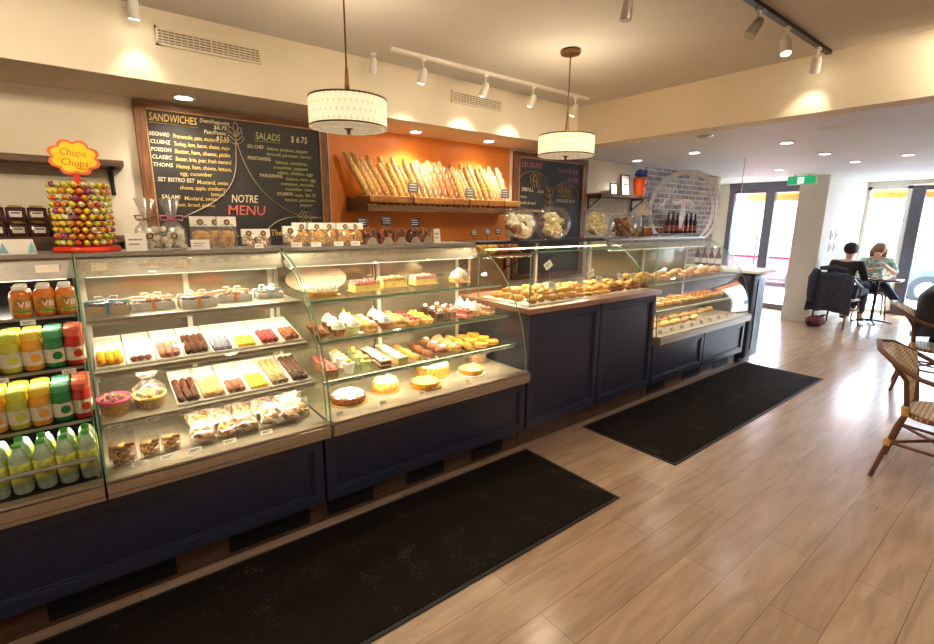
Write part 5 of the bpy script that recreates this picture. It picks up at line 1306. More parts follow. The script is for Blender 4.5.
for i, k in enumerate((1, 2, 3, 2, 4, 2, 1, 3, 2, 0, 4, 1)):
    x = 2.03+i*.122; nm, m = bm[k]
    place('bag_'+m.name, b_baguette(m), (x, 3.79, 1.725), (-.16, -.16-.06*rd.random(), .2), '%s baguette in the rear row against the orange wall, %s' % (nm, ordw(i, 12)), 'baguette', 'baguettes on the orange wall shelf', (1, 1, .92))
for i, (x, z) in enumerate(((2.22, 1.83), (2.83, 1.81), (3.27, 1.82))):
    t = T('chalk_price_sign', 'grey slate sign clipped before the baguettes, %s of three' % ('leftmost', 'middle', 'rightmost')[i], 'price sign', (x, 3.566, 1.713), 0, 'slate signs in front of the baguettes')
    MB().cyl((0, 0, 0), (0, 0, z-1.713), .003, n=6).build('stalk', m_dark, t, world=False)
    MB().rbox(-.052, -.004, z-1.713, .052, .004, z-1.713+.085, .003).build('slate', mat('grey_slate', rgb(112, 112, 112), .6, vary=.1), t, world=False)
    b = MB()
    for q in (.062, .040, .018): b.box(-.038, -.0055, z-1.713+q, .03, -.0042, z-1.713+q+.008)
    b.build('chalk_lettering', MATS['chalk_white'], t, world=False)

# ================================================================== CHALKBOARDS
m_ch = {k: mat('chalk_'+k, c, .9, vary=.05) for k, c in (('cream', rgb(240, 226, 180)), ('gold', rgb(236, 196, 100)), ('coral', rgb(226, 116, 96)), ('lime', rgb(196, 206, 120)), ('pink', rgb(220, 120, 140)), ('line', rgb(222, 196, 160)))}
def board(x0, x1, z0, z1, label, w=.075):
    t = T('chalkboard', label, 'chalkboard', ((x0+x1)/2, YW, z0))
    MB().box(x0+w*.6, YW-.022, z0+w*.6, x1-w*.6, YW-.003, z1-w*.6).build('slate', m_board, t)
    for a, b_ in ((z1-w*.75, z1), (z0, z0+w*.75)): MB().box(x0, YW-.04, a, x1, YW-.002, b_).build('frame_rail', m_frame, t, bevel=.004)
    for a, b_ in ((x0, x0+w), (x1-w, x1)): MB().box(a, YW-.0402, z0+w*.752, b_, YW-.002, z1-w*.752).build('frame_stile', m_framev, t, bevel=.004)
    g = MB(); q = .006
    g.box(x0+w, YW-.044, z0+w, x0+w+q, YW-.022, z1-w).box(x1-w-q, YW-.044, z0+w, x1-w, YW-.022, z1-w).box(x0+w+q, YW-.044, z1-w*.75-q, x1-w-q, YW-.022, z1-w*.75)
    g.build('inner_bead', m_tan, t)
    return t
YB = YW-.0232
def chalk(t, col, lines, name='chalk_lettering'):
    b = MB()
    for (s, x, z, h, w) in lines: put_text(b, s, (x, YB, z), (1, 0, 0), (0, 0, 1), h, w, shear=.12)
    b.build(name, m_ch[col], t)
def strokes(t, col, paths, r=.005, name='chalk_drawing'):
    b = MB()
    for p in paths:
        k = r if isinstance(p[0][0], (int, float)) else r
        b.tube([(x, YB, z) for x, z in p], r, 6, 0, True, flat=.3)
    b.build(name, m_ch[col], t)
def bez(p0, p1, p2, p3, n=14):
    return [tuple((1-u)**3*a+3*(1-u)**2*u*b+3*(1-u)*u*u*c+u**3*d for a, b, c, d in zip(p0, p1, p2, p3)) for u in [i/n for i in range(n+1)]]
def leaf(cx, cz, ang, l, w):
    c, s = math.cos(ang), math.sin(ang); o = []
    for i in range(17):
        u = i/16*2*PI; x = l/2*(1-math.cos(u)); y = w*math.sin(u)*(1 if True else 0)
        o.append((cx+x*c-y*s, cz+x*s+y*c))
    return o
bt = board(.335, 1.63, 1.30, 2.350, 'large wood framed chalkboard headed SANDWICHES and SALADS', .062)
chalk(bt, 'gold', [('SANDWICHES', .415, 2.235, .048, .28)])
chalk(bt, 'cream', [('Demi/baguette', .715, 2.258, .026, .19), ('$6.75', .80, 2.222, .026, .085), ('Pain/Panini', .735, 2.186, .026, .14), ('$7.50', .81, 2.150, .026, .085)])
NM = ['BEIGNARD', 'CLUBHZ', 'POISSON', 'CLASSIC', 'THONS']
DS = ['Provencale, pate, mustard, pickle', 'Turkey, ham, bacon, cheese, mayo', 'Butter, ham, cheese, pickle', 'Butter, brie, pear, fresh mustard', 'Honey, ham, cheese, lettuce,']
for i in range(5):
    z = 2.140-i*.049; x = .408
    chalk(bt, 'cream', [(NM[i], x, z, .025, .115)]); chalk(bt, 'gold', [(DS[i], x+.135, z-.004, .027, .35)])
chalk(bt, 'gold', [('egg, cucumber', .56, 1.895, .026, .20), ('Mustard, swiss', .66, 1.842, .027, .20), ('cheese, apple, cranberry', .55, 1.800, .026, .29), ('lettuce', .74, 1.762, .025, .09), ('Mustard, swiss,', .57, 1.728, .027, .21), ('ham, bread, pickles', .52, 1.684, .026, .24)])
chalk(bt, 'cream', [('SET BISTRO EST', .425, 1.848, .027, .22), ('SALAMI', .435, 1.735, .026, .11)])
chalk(bt, 'lime', [('SALADS', 1.075, 2.185, .050, .18)])
chalk(bt, 'cream', [('$ 6.75', 1.335, 2.190, .046, .13), ('DU CHEF.', 1.015, 2.118, .025, .12), ('PRINTANIERE.', 1.01, 2.035, .025, .17), ('PARISIENNE', 1.085, 1.915, .025, .17), ('DE JARDIN', 1.205, 1.785, .025, .12)])
chalk(bt, 'lime', [('lettuce, potatoes, peppers', 1.155, 2.115, .025, .31), ('broccoli, parmesan, carrots', 1.15, 2.075, .025, .34), ('lettuce, tomatoes,', 1.21, 2.020, .026, .25), ('cucumber, peppers', 1.19, 1.982, .025, .27), ('olives, chicken, eggs', 1.22, 1.944, .025, .28),
                   ('lettuce, corn, egg,', 1.28, 1.902, .025, .24), ('tomatoes, avocado', 1.24, 1.862, .025, .26), ('cucumber, ham', 1.27, 1.824, .025, .21), ('nuts, $6.75', 1.34, 1.780, .025, .17), ('lettuce, potatoes,', 1.26, 1.742, .025, .25), ('pepper', 1.38, 1.705, .025, .10)])
chalk(bt, 'cream', [('NOTRE', .872, 1.722, .056, .185)]); chalk(bt, 'coral', [('MENU', .838, 1.632, .070, .265)])
chalk(bt, 'gold', [('There', 1.135, 1.475, .048, .13)])
strokes(bt, 'gold', [[(.415, 2.222), (.70, 2.218)]], .004); strokes(bt, 'lime', [[(1.075, 2.172), (1.255, 2.172)]], .004)
strokes(bt, 'line', [bez((.935, 2.15), (.94, 1.85), (.87, 1.76), (.555, 1.612)), bez((.945, 2.15), (1.0, 1.90), (1.12, 1.72), (1.385, 1.622)), bez((.555, 1.612), (.70, 1.615), (.84, 1.60), (.90, 1.47)), bez((1.08, 1.47), (1.14, 1.59), (1.26, 1.625), (1.385, 1.622)), [(1.44, 1.62), (1.55, 1.618)]], .0075)
strokes(bt, 'line', [leaf(.945, 2.20, PI/2, .085, .016)] + [leaf(.94, 2.135+.026*k, PI/2+s*(.80-.12*k), .075, .014) for k in range(3) for s in (-1, 1)] + [leaf(1.365+.022*k, 1.62, s*(.8-.1*k), .065, .012) for k in range(3) for s in (-1, 1)] + [leaf(1.42, 1.62, 0, .09, .010)], .0055, 'chalk_leaves')
bt = board(3.72, 4.96, .95, 2.34, 'smaller wood framed chalkboard with chalk leaves behind the globe jars', .07)
chalk(bt, 'pink', [('LES SOUPES', 3.84, 2.19, .055, .32), ('Today & only', 4.42, 2.17, .050, .38), ('$ 5.00', 4.60, 2.07, .050, .2)])
chalk(bt, 'cream', [('SMALL', 3.84, 1.93, .045, .2), ('$4.00', 4.10, 1.92, .035, .1), ('tasty', 3.83, 1.86, .03, .1), ('with bread', 3.83, 1.79, .035, .24), ('pumpkin & tomatoes', 3.83, 1.71, .035, .38), ('CROQUES $6.50', 4.42, 1.83, .035, .33), ('& soup', 4.40, 1.58, .04, .2)])
chalk(bt, 'pink', [('LES QUICHES', 3.83, 1.56, .05, .4)])
strokes(bt, 'line', [[(3.80+.22*(1-math.cos(a)), 2.03+.12*math.sin(a)) for a in [PI*i/16 for i in range(17)]], [(4.34+.24*(1-math.cos(a)), 1.88+.18*math.sin(a)) for a in [PI*i/16 for i in range(17)]], bez((4.24, 2.03), (4.34, 1.9), (4.34, 1.7), (4.26, 1.4))], .006)
strokes(bt, 'gold', [leaf(3.98+.05*k, 2.06-.01*k, s*.9, .09, .02) for k in range(3) for s in (-1, 1)] + [leaf(4.45+.06*k, 1.96, s*.9, .09, .02) for k in range(4) for s in (-1, 1)] + [leaf(4.29, 1.95-.07*k, PI/2+s, .07, .014) for k in range(6) for s in (-1, 1)], .005, 'chalk_leaves')

# ================================================================== WALL SHELVES
wall_rack(-1.6, .235, 3.72, 3.948, 1.945, 'upper rustic wood shelf on the cream wall above the lollipop tower')
wall_rack(-1.6, .245, 3.72, 3.948, 1.49, 'lower rustic wood shelf on the cream wall behind the lollipop tower')
def b_preserve():
    t = E0('square_jar')
    MB().rbox(-.042, -.035, 0, .042, .035, .105, .01).build('jar_body', mat('dark_plum_preserve', rgb(66, 28, 26), .15, vary=.15, scale=30), t, world=False)
    MB().box(-.026, -.0362, .028, .026, -.0352, .074).build('paper_label', m_card, t, world=False)
    MB().box(-.02, -.037, .055, .02, -.0363, .066).build('label_print', mat('plum_print', rgb(110, 50, 60), .5), t, world=False)
    MB().lathe([(.031, .105), (.032, .120), (0, .122)], 16).build('lid', m_gold_card, t, world=False)
    return t
for lv in (0, 1):
    for i in range(10):
        place('pres', b_preserve, (-.76+i*.092, 3.80, 1.491+lv*.090), 0, 'dark preserve jar on the lower wall shelf, %s of the %s row' % (ordw(i, 10), ('bottom', 'top')[lv]), 'jar', 'stacked preserve jars on the lower wall shelf', (1, 1, .72))
wall_rack(4.98, 6.05, 3.70, 3.948, 1.945, 'wood shelf with framed certificates right of the smaller chalkboard')
def frame_pic(x, w, h, label, rz):
    t = T('picture_frame', label, 'picture frame', (x, 3.84, 1.946), rz, None)
    Tm = Matrix.Rotation(-.12, 4, 'X')
    b = MB(); q = .012
    b.box(-w/2, -.008, 0, w/2, .008, q, T=Tm).box(-w/2, -.008, h-q, w/2, .008, h, T=Tm).box(-w/2, -.008, q, -w/2+q, .008, h-q, T=Tm).box(w/2-q, -.008, q, w/2, .008, h-q, T=Tm)
    b.build('frame', m_dark, t, world=False)
    MB().box(-w/2+q, -.004, q, w/2-q, .004, h-q, T=Tm).build('paper', m_card, t, world=False)
    MB().box(-w/4, -.0055, h*.5, w/4, -.0045, h*.56, T=Tm).box(-w/4, -.0055, h*.35, w/5, -.0045, h*.39, T=Tm).build('print', MATS['grey_print'], t, world=False)
frame_pic(5.42, .16, .15, 'small white framed card on the right hand wall shelf', .05)
frame_pic(5.68, .17, .27, 'taller dark framed certificate beside the orange pot', -.1)
t = T('orange_pot', 'tall orange tapered pot holding a blue wrapped bouquet', 'pot', (5.93, 3.80, 1.946))
MB().lathe([(0, 0), (.065, 0), (.09, .24), (.094, .24), (.088, .235), (.06, .01), (0, .01)], 28).build('pot', mat('orange_enamel', rgb(232, 92, 34), .35), t, world=False)
b = MB(); q_ = random.Random(3)
for i in range(24): a = q_.uniform(0, 6.3); r = q_.uniform(0, .06); b.ball((r*math.cos(a), r*math.sin(a), .24+q_.uniform(0, .09)), q_.uniform(.018, .03), 8, 6, 0, .2, seed=i)
b.build('blue_wrap', mat('blue_wrap', rgb(50, 84, 170), .45, vary=.2), t, world=False)
MB().box(-.022, -.082, .12, .022, -.078, .15).build('dark_mark', m_ink, t, world=False)
t = T('ochre_sign', 'ochre cross shaped wooden sign hanging under the right wall shelf', 'sign', (5.95, 3.71, 1.70))
MB().box(5.80, 3.705, 1.70, 6.10, 3.72, 1.78).box(5.92, 3.705, 1.78, 5.98, 3.72, 1.909).build('panel', mat('ochre_paint', rgb(186, 146, 60), .5), t)

# ================================================================== GLASS PARTITION WITH WHITE EMBLEM
t = T('glass_partition', 'clear glass partition with a white circle and letter T emblem', 'partition', (6.20, 3.28, 1.09))
MB().box(6.195, 2.615, 1.087, 6.205, YW-.04, ZL-.003).build('glass_panel', m_window, t)
MB().box(6.193, 2.610, 1.087, 6.207, 2.615, ZL-.003).box(6.193, 2.61, 1.0855, 6.207, YW-.04, 1.092).build('steel_edge', m_steel, t)
m_vin = mat('white_vinyl', (.95, .95, .95), .5)
cy, cz = 3.31, 1.765
def vin(paths, name, fl=1.):
    b = MB()
    for pts, rs in paths: rs = [q*1.3 for q in rs]; b.tube([(6.192, cy-u, cz+v) for u, v in pts], rs, 8, 0, True, flat=fl)
    b.v = [(6.192-(x-6.192)*.0-abs(x-6.192)*.12, y, z) if x < 6.192 else (6.192+.0012, y, z) for x, y, z in b.v]
    b.build(name, m_vin, t)
circ = [(math.cos(a)*.475, math.sin(a)*.475) for a in [2*PI*i/72 for i in range(72)]]
b = MB(); b.tube([(6.192, cy-u, cz+v) for u, v in circ], [.028+.006*math.sin(2*PI*i/72-.6) for i in range(72)], 8, closed=True); b.v = [(6.192-abs(x-6.192)*.12, y, z) if x < 6.192 else (6.1932, y, z) for x, y, z in b.v]; b.build('circle', m_vin, t)
inner = [(math.cos(a)*.36+.03, math.sin(a)*.42-.02) for a in [-1.1+1.75*i/24 for i in range(25)]]
vin([(inner, [.006+.012*math.sin(PI*i/24) for i in range(25)])], 'inner_arc')
vin([([(-.13, .15), (-.15, .11), (-.10, .085), (-.04, .10), (.02, .115), (.09, .105), (.13, .07), (.13, .03), (.09, .03)], [.010, .014, .018, .022, .022, .018, .016, .014, .010]),
     ([(.0, .09), (.005, .0), (-.005, -.12), (-.01, -.24)], [.020, .026, .024, .012])], 'letter_T')
q_ = random.Random(9)
vin([([(-.34+.018*i+.012*math.sin(i*2.3), .02+.022*i+.02*math.sin(i*2.9+k)) for i in range(14)], [.006]*14) for k in range(3)], 'script_lettering')
# green stemmed bottles beyond the far case
def b_gb():
    t = E0('drink_bottle')
    MB().lathe([(0, 0), (.03, 0), (.034, .01), (.034, .12), (.014, .17), (.013, .205), (0, .205)], 16).build('glass_body', mat('maroon_glass', rgb(96, 30, 40), .15), t, world=False)
    MB().lathe([(.0345, .03), (.035, .09)], 16).build('paper_label', m_card, t, world=False)
    MB().lathe([(.015, .203), (.016, .225), (0, .227)], 12).build('cap', mat('teal_cap', rgb(30, 120, 100), .4), t, world=False)
    return t
for i in range(4): place('gbot', b_gb, (6.05+.0*i, 2.72+i*.085, 1.086), 0, 'maroon bottle with teal cap on the white end counter, %s from the front' % ORD[i], 'bottle', 'maroon bottles on the end counter')
# small switch plates on the column side
t = T('wall_plate', 'white wall plates with small drawings on the column side', 'switch plate', (9.9, 2.6, 1.3))
for (x, z) in ((9.75, 1.42), (9.98, 1.42), (9.75, 1.22), (9.98, 1.22)): MB().box(x-.06, 2.588, z-.07, x+.06, 2.599, z+.07).build('plate', m_white, t); 
b = MB()
for (x, z) in ((9.75, 1.42), (9.98, 1.42), (9.75, 1.22), (9.98, 1.22)): b.box(x-.02, 2.584, z-.03, x+.02, 2.5875, z+.03)
b.build('rocker', MATS['grey_print'], t)
# ================================================================== FURNITURE AND PEOPLE
m_cane = mat('brown_rattan_cane', rgb(112, 72, 50), .35, vary=.15, scale=10)
m_bind = mat('honey_cane_binding', rgb(214, 168, 96), .5, vary=.1, scale=60)
def weave_mat():
    m = bpy.data.materials.new('woven_cream_brown_rattan'); m.use_nodes = True; nt = m.node_tree; N = nt.nodes; Lk = nt.links
    b = N['Principled BSDF']; b.inputs['Roughness'].default_value = .5
    tc = N.new('ShaderNodeTexCoord'); mp = N.new('ShaderNodeMapping'); mp.inputs['Rotation'].default_value = (0, 0, PI/4); mp.inputs['Scale'].default_value = (60, 60, 60)
    ck = N.new('ShaderNodeTexChecker'); ck.inputs['Scale'].default_value = 1; ck.inputs['Color1'].default_value = (*rgb(238, 218, 178), 1); ck.inputs['Color2'].default_value = (*rgb(176, 138, 98), 1)
    Lk.new(tc.outputs['Object'], mp.inputs[0]); Lk.new(mp.outputs[0], ck.inputs['Vector']); Lk.new(ck.outputs['Color'], b.inputs['Base Color'])
    bp = N.new('ShaderNodeBump'); bp.inputs['Strength'].default_value = .4; bp.inputs['Distance'].default_value = .002; Lk.new(ck.outputs['Fac'], bp.inputs['Height']); Lk.new(bp.outputs['Normal'], b.inputs['Normal'])
    return m
m_weave = weave_mat()
def b_chair():
    """bistro armchair of bent cane, facing local -Y"""
    t = E0('rattan_chair')
    # seat
    s = MB(); out = []
    for i in range(40):
        a = 2*PI*i/40; c, s_ = math.cos(a), math.sin(a)
        out.append((math.copysign(abs(c)**.6, c)*.225, math.copysign(abs(s_)**.6, s_)*.215-.01))
    s.prism(out, 'Z', .435, .455); s.build('seat', m_weave, t, world=False)
    MB().tube([(x*1.02, y*1.02, .438) for x, y in out], .015, 8, closed=True).build('seat_rim', m_cane, t, world=False)
    sp = MB()
    for i in range(0, 40): x, y = out[i]; sp.ball((x*1.075, y*1.075, .442), (.006, .006, .012), 6, 4)
    sp.build('beaded_rim_edge', m_bind, t, world=False)
    # back posts run down into the rear legs
    for sx in (-1, 1):
        MB().tube([(sx*.262, .30, .765), (sx*.20, .235, .66), (sx*.185, .205, .46), (sx*.20, .235, .36), (sx*.235, .31, .0)], [.012, .014, .015, .015, .013], 8).build('rear_leg', m_cane, t, world=False)
        MB().tube([(sx*.185, -.19, .44), (sx*.20, -.215, .25), (sx*.225, -.25, 0)], [.015, .015, .013], 8).build('front_leg', m_cane, t, world=False)
        b = MB()
        for p, q in (((sx*.20, .215, .50), (sx*.195, .21, .44)), ((sx*.212, .258, .27), (sx*.218, .268, .23)), ((sx*.198, -.21, .28), (sx*.202, -.217, .24))): b.cyl(p, q, .019, n=8)
        b.build('cane_binding', m_bind, t, world=False)
    # stretchers
    st = MB()
    st.tube([(-.212, .258, .25), (0, .05, .27), (.20, -.21, .26)], .010, 8).tube([(.212, .258, .25), (0, .05, .245), (-.20, -.21, .26)], .010, 8)
    for sx in (-1, 1): st.tube([(sx*.212, .258, .25), (sx*.205, .02, .235), (sx*.20, -.21, .26)], .010, 8)
    st.build('stretcher', m_cane, t, world=False)
    # hoop: arms sweep up into the back
    hoop = [(-.215, -.17, .60), (-.250, -.08, .645), (-.275, .05, .672), (-.290, .17, .705), (-.270, .285, .765), (-.175, .385, .825), (0, .425, .850), (.175, .385, .825), (.270, .285, .765), (.290, .17, .705), (.275, .05, .672), (.250, -.08, .645), (.215, -.17, .60)]
    MB().tube(hoop, .015, 8).build('arm_hoop', m_cane, t, world=False)
    b = MB()
    for sx in (-1, 1): b.tube([(sx*.215, -.17, .60), (sx*.20, -.195, .53), (sx*.188, -.19, .45)], .014, 8)
    b.build('arm_post', m_cane, t, world=False)
    # woven back panel inside the hoop
    n = 16; vs = []; fs = []
    for i in range(n+1):
        u = i/n; a = -1.15+2.3*u
        tx = math.sin(a)*.288; ty = .135+math.cos(a)*.285
        # top follows the hoop
        zt = .705+.145*max(0, math.cos(a*1.05))
        for j in range(9):
            v = j/8; z = .47+(zt-.47)*v; lean = .0+.0*v
            px_ = tx*(.46+.54*v**2.2); py_ = .215+(ty-.215)*(v**2.4)
            vs.append((px_, py_, z))
    k = 9
    for i in range(n):
        for j in range(8): fs.append((i*k+j, (i+1)*k+j, (i+1)*k+j+1, i*k+j+1))
    mb = MB(); mb.add(vs, fs, 0, True); o = mb.build('backrest', m_weave, t, world=False)
    sm = o.modifiers.new('thick', 'SOLIDIFY'); sm.thickness = .008
    return t
place('chair', b_chair, (4.07, .30, 0), .04, 'woven rattan armchair with brown cane legs, nearest and alone', 'chair', 'rattan bistro armchairs')
place('chair', b_chair, (6.33, .66, 0), .15, 'rattan armchair holding the person in the black puffer coat', 'chair', 'rattan bistro armchairs')
place('chair', b_chair, (9.36, 2.26, 0), PI/2-.12, 'rattan armchair by the column with a dark coat over its back', 'chair', 'rattan bistro armchairs')
place('chair', b_chair, (10.78, 2.17, 0), -PI/2+.30, 'rattan armchair of the long haired person by the window', 'chair', 'rattan bistro armchairs')
t = T('cafe_table', 'small round cafe table between the two seated people', 'table', (10.10, 1.96, 0))
MB().lathe([(0, .715), (.31, .715), (.325, .725), (.325, .742), (.315, .748), (0, .748)], 36).build('table_top', mat('dark_table_top', rgb(96, 66, 56), .25), t, world=False)
MB().lathe([(0, .02), (.028, .03), (.022, .06), (.022, .69), (.10, .712), (0, .714)], 16).build('pedestal', m_dark, t, world=False)
for a in (0.4, 1.97, 3.54, 5.11): MB().tube([(0, 0, .05), (math.cos(a)*.15, math.sin(a)*.15, .035), (math.cos(a)*.27, math.sin(a)*.27, .012)], [.02, .016, .012], 8).build('foot', m_dark, t, world=False)
def cup(x, y, label):
    t = T('coffee_cup', label, 'cup', (x, y, .749), 0, 'cups on the cafe table')
    MB().lathe([(.0, .004), (.02, .004), (.036, .07), (.038, .07), (.034, .066), (.02, .008), (0, .008)], 20).build('cup', m_white, t, world=False)
    MB().lathe([(0, 0), (.03, 0), (.055, .008), (.055, .010), (.03, .004), (0, .003)], 24).build('saucer', m_white, t, world=False)
cup(9.92, 1.90, 'white cup and saucer on the cafe table, nearer the dark jumper person'); cup(10.14, 2.02, 'white cup and saucer on the cafe table, nearer the window')

m_skin = mat('skin', rgb(226, 176, 148), .55, vary=.03, sss=.1)
def skinned(name, verts, edges, radii, m, parent, sub=1, root=0):
    me = bpy.data.meshes.new(name); me.from_pydata([tuple(v) for v in verts], edges, [])
    sl = me.skin_vertices[0].data if me.skin_vertices else None
    o = bpy.data.objects.new(name, me); C.objects.link(o); me.materials.append(m)
    if parent is not None: o.parent = parent
    md = o.modifiers.new('skin', 'SKIN'); md.use_smooth_shade = True
    if not me.skin_vertices:
        bm = bmesh.new(); bm.from_mesh(me); bm.verts.layers.skin.verify(); bm.to_mesh(me); bm.free()
    sv = me.skin_vertices[0].data
    for i, r in enumerate(radii):
        sv[i].radius = r if isinstance(r, tuple) else (r, r); sv[i].use_root = (i == root)
    if sub: s = o.modifiers.new('smooth', 'SUBSURF'); s.levels = sub; s.render_levels = sub
    return o
def person(name_label, loc, rz, J, top_m, leg_m, hair_m, hair='short', shoe_m=None, sleeve=True, puff=1., group=None, sleeve_to=1.):
    """J: joints in local space, the person looks along local -Y"""
    t = T('person', name_label, 'person', loc, rz, group)
    V = {k: Vector(v) for k, v in J.items()}
    vs = []; es = []; rs = []; ix = {}
    def add(k, p, r, par=None):
        ix[k] = len(vs); vs.append(p); rs.append(r)
        if par is not None: es.append((ix[par], ix[k]))
    add('pel', V['pelvis'], (.135, .11)); add('wai', V['waist'], (.115, .095), 'pel'); add('che', V['chest'], (.135, .105), 'wai'); add('upc', V['neck']*.6+V['chest']*.4, (.10, .085), 'che')
    add('nek', V['neck'], .050, 'upc'); add('jaw', V['head']*.45+V['neck']*.55, .055, 'nek'); add('hed', V['head'], (.078, .090), 'jaw'); add('crn', V['head']+(V['head']-V['neck'])*.42, (.055, .062), 'hed')
    fwd = V['look'].normalized()
    for s in ('l', 'r'):
        add(s+'sh', V[s+'sh'], .058, 'upc'); add(s+'el', V[s+'el'], .040, s+'sh'); add(s+'wr', V[s+'wr'], .026, s+'el')
        d = (V[s+'wr']-V[s+'el']).normalized(); hd = V[s+'hd'].normalized() if s+'hd' in V else d
        pm = V[s+'wr']+hd*.055; add(s+'pm', pm, (.036, .018), s+'wr')
        side = hd.cross(Vector((0, 0, 1))); side = side.normalized() if side.length > .1 else Vector((1, 0, 0)); dn = Vector((0, 0, -1))
        for q in range(4):
            o_ = (q-1.5)*.018; L = (.062, .072, .067, .052)[q]
            a = pm+side*o_+hd*.030; add('%sf%da' % (s, q), a, .0085, s+'pm'); b_ = a+hd*L*.55+dn*.008; add('%sf%db' % (s, q), b_, .008, '%sf%da' % (s, q)); add('%sf%dc' % (s, q), b_+hd*L*.35+dn*.022, .0065, '%sf%db' % (s, q))
        sg = 1 if s == 'l' else -1
        th = V[s+'wr']+hd*.03+side*sg*.030; add(s+'ta', th, .011, s+'wr'); add(s+'tb', th+hd*.035+side*sg*.012+dn*.006, .009, s+'ta')
        add(s+'hp', V[s+'hp'], .085, 'pel'); add(s+'kn', V[s+'kn'], .060, s+'hp'); add(s+'an', V[s+'an'], .040, s+'kn'); add(s+'to', V[s+'an']+V[s+'ft'], (.038, .028), s+'an')
    skinned('body', vs, es, rs, m_skin, t, 1)
    # face features
    up_ = (V['head']-V['neck']).normalized(); rt_ = fwd.cross(up_).normalized(); f = MB(); h = V['head']+up_*.02
    f.ball(tuple(h+fwd*.092-up_*.008), (.011, .011, .016), 8, 6, 0)
    f.build('nose', m_skin, t, world=False)
    f = MB()
    for s in (-1, 1): f.ball(tuple(h+fwd*.076+rt_*s*.030+up_*.018), .010, 8, 6, 0)
    f.build('eyes', mat('dark_eye', rgb(50, 38, 34), .2), t, world=False)
    f = MB(); f.tube([tuple(h+fwd*.078-rt_*.022-up_*.045), tuple(h+fwd*.084-up_*.048), tuple(h+fwd*.078+rt_*.022-up_*.045)], [.003, .007, .003], 6); f.build('mouth', mat('lips', rgb(176, 98, 90), .5), t, world=False)
    f = MB()
    for s in (-1, 1): f.ball(tuple(h+rt_*s*.082), (.010, .014, .022), 8, 6, 0)
    f.build('ears', m_skin, t, world=False)
    # hair
    f = MB(); Rb = Matrix.Translation(h+up_*.032-fwd*.036)
    f.ball((0, 0, 0), (.094, .100, .098), 18, 14, 0, .03, T=Rb, seed=4)
    if hair == 'long':
        for k in range(15):
            a = PI*.16+PI*.68*k/14
            d = (-fwd*math.sin(a)+rt_*math.cos(a))
            p0 = h+d*.075+up_*.06; f.tube([tuple(p0), tuple(h+d*.098-up_*.02), tuple(h+d*.105-up_*.12), tuple(h+d*.095-up_*.24)], [.028, .034, .032, .014], 7)
    f.build('hair', hair_m, t, world=False)
    # clothes
    def chain(nm, pts, m, root=0, es2=None):
        skinned(nm, [p for p, _ in pts], es2 or [(i, i+1) for i in range(len(pts)-1)], [r for _, r in pts], m, t, 1, root)
    P_ = [(V['pelvis'], (.152*puff, .128*puff)), (V['waist'], (.140*puff, .118*puff)), (V['chest'], (.158*puff, .128*puff)), (V['neck']*.6+V['chest']*.4, (.118*puff, .10*puff)), (V['neck']-up_*.015, .060)]
    E_ = [(0, 1), (1, 2), (2, 3), (3, 4)]
    for s in ('l', 'r'):
        n = len(P_); wr = V[s+'el'].lerp(V[s+'wr'], sleeve_to*.92)
        P_ += [(V[s+'sh'], .074*puff), (V[s+'el'], .055*puff), (wr, .040*puff)]; E_ += [(3, n), (n, n+1), (n+1, n+2)]
    chain('jumper', P_, top_m, 1, E_)
    P_ = [(V['pelvis']-Vector((0, 0, .0)), (.155, .13))]; E_ = []
    for s in ('l', 'r'):
        n = len(P_); P_ += [(V[s+'hp'], .102), (V[s+'kn'], .074), (V[s+'an']+(V[s+'kn']-V[s+'an'])*.12, .056)]; E_ += [(0, n), (n, n+1), (n+1, n+2)]
    chain('trousers', P_, leg_m, 0, E_)
    for s in ('l', 'r'):
        a = V[s+'an']; ft = V[s+'ft']
        chain('shoe', [(a, .052), (a+ft*.25+Vector((0, 0, -.012)), (.05, .042)), (a+ft*1.1, (.046, .032))], shoe_m or m_black)
    return t
sit = dict(pelvis=(0, .03, .56), waist=(0, .04, .70), chest=(0, .02, .88), neck=(0, -.01, 1.05), head=(0, -.05, 1.17), look=(0, -1, -.25),
           lsh=(-.18, .0, .99), rsh=(.18, .0, .99), lel=(-.24, -.06, .76), rel=(.24, -.06, .76), lwr=(-.14, -.30, .80), rwr=(.14, -.30, .80), lhd=(.3, -1, 0), rhd=(-.3, -1, 0),
           lhp=(-.10, -.04, .54), rhp=(.10, -.04, .54), lkn=(-.13, -.44, .55), rkn=(.13, -.44, .55), lan=(-.13, -.42, .10), ran=(.13, -.46, .10), lft=(0, -.13, -.04), rft=(0, -.13, -.04))
m_blackknit = mat('black_knit', rgb(38, 36, 40), .85, vary=.15, scale=60, bump=.4)
m_jean = mat('dark_blue_denim', rgb(52, 60, 84), .8, vary=.12, scale=80)
J1 = dict(sit)
person('person with short dark hair in a black jumper, back to the column', (9.42, 2.24, 0), PI/2-.12, J1, m_blackknit, m_jean, mat('dark_brown_hair', rgb(58, 44, 40), .7, vary=.2, scale=60))
J2 = dict(sit); J2.update(look=(-.1, -1, -.35), head=(0, -.09, 1.15), lkn=(-.12, -.40, .56), lan=(-.30, -.50, .12), lft=(-.08, -.10, -.04), rkn=(.10, -.42, .62), ran=(.34, -.62, .30), rft=(.09, -.08, -.02), lwr=(-.06, -.24, .86), rwr=(.10, -.22, .92), rel=(.28, -.06, .78), rhd=(-.6, -.6, .5), lhd=(.6, -.6, .3))
person('person with long fair hair in a pale green patterned top, legs crossed by the window', (10.72, 2.15, 0), -PI/2+.30, J2, mat('pale_green_print_top', rgb(166, 196, 182), .8, vary=.3, scale=30), m_jean, mat('strawberry_blond_hair', rgb(140, 92, 58), .6, vary=.15, scale=60), 'long', shoe_m=mat('brown_shoe', rgb(110, 80, 62), .5), sleeve_to=.35)
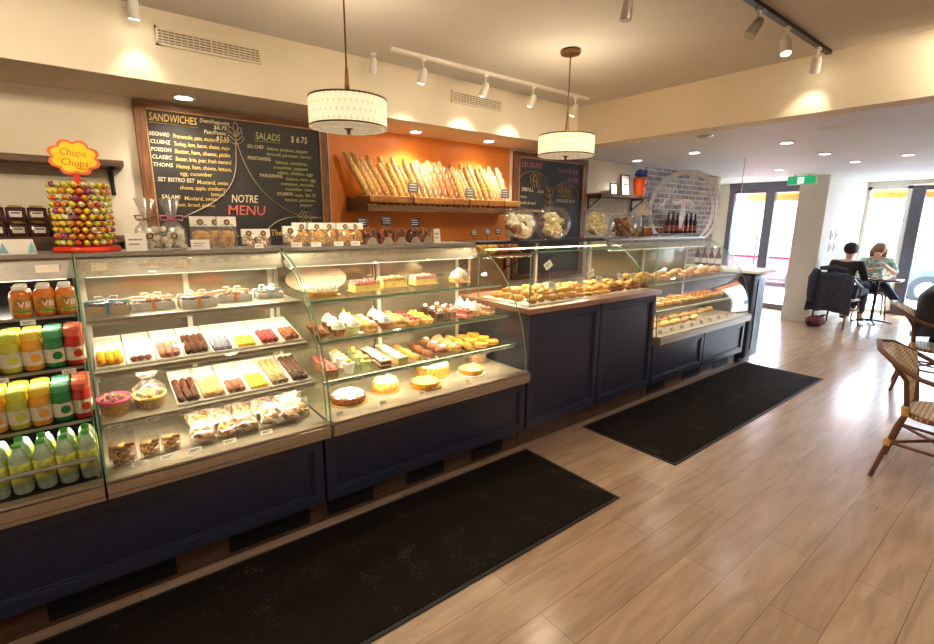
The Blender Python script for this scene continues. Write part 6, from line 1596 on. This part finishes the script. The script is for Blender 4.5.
m_puffer = mat('black_puffer_fabric', rgb(28, 27, 34), .5, vary=.1, scale=12, bump=.3)
J3 = dict(sit); J3.update(pelvis=(0, .08, .57), waist=(0, .10, .72), chest=(0, .09, .90), neck=(0, .05, 1.08), head=(0, .0, 1.21))
person('person in a black puffer coat seated at the right edge, turned away', (6.34, .68, 0), .15, J3, m_puffer, mat('black_trousers', rgb(36, 36, 42), .8), MATS['dark_brown_hair'], puff=1.22)
# dark coat over the chair back by the column
t = T('draped_coat', 'dark grey coat draped over the back of the chair by the column', 'coat', (9.0, 2.29, .2), 0)
vs = []; fs = []; nu, nv = 18, 16; q_ = random.Random(5)
for i in range(nu+1):
    u = -1+2*i/nu
    for j in range(nv+1):
        v = j/nv    # 0 inside, over the rail, down outside
        if v < .25: z = .60+.31*(v/.25); x = 9.075
        else: z = .91-.62*((v-.25)/.75); x = 8.925-.03*math.sin(u*7)*((v-.25)/.75)-.02*math.cos(u*2)
        if abs(v-.25) < .04: z = .915; x = 8.99
        y = 2.29+u*(.26+.05*max(0, v-.3)) ; z += .012*math.sin(u*9+1)
        vs.append((x, y, z - (.05*abs(u) if v > .2 else .05*abs(u))))
for i in range(nu):
    for j in range(nv): a = i*(nv+1)+j; fs.append((a, a+1, a+nv+2, a+nv+1))
mb = MB(); mb.add(vs, fs, 0, True); o = mb.build('coat_body', mat('charcoal_wool', rgb(54, 56, 66), .9, vary=.15, scale=30, bump=.4), t)
sd = o.modifiers.new('thick', 'SOLIDIFY'); sd.thickness = .022; sd.offset = 0; ss = o.modifiers.new('smooth', 'SUBSURF'); ss.levels = 1; ss.render_levels = 1
MB().tube([(8.95, 2.49, .90), (8.89, 2.52, .78), (8.89, 2.52, .52), (8.9, 2.50, .40)], [.055, .060, .052, .045], 10).build('sleeve', MATS['charcoal_wool'], t)
MB().tube([(8.97, 2.12, .92), (8.95, 2.28, .95), (8.97, 2.46, .93)], [.03, .045, .03], 10).build('collar', MATS['charcoal_wool'], t)
t = T('handbag', 'dark red patterned bag lying on the floor under the chair by the column', 'bag', (9.02, 2.44, 0))
b = MB(); b.ball((0, 0, .085), (.19, .13, .085), 18, 12, 0, .08, seed=2); b.build('bag_body', mat('dark_red_fabric', rgb(104, 42, 46), .8, vary=.5, scale=18), t, world=False)
MB().tube([(-.10, -.02, .14), (-.06, -.10, .20), (.06, -.12, .19), (.11, -.03, .14)], .010, 8).build('strap', m_black, t, world=False)
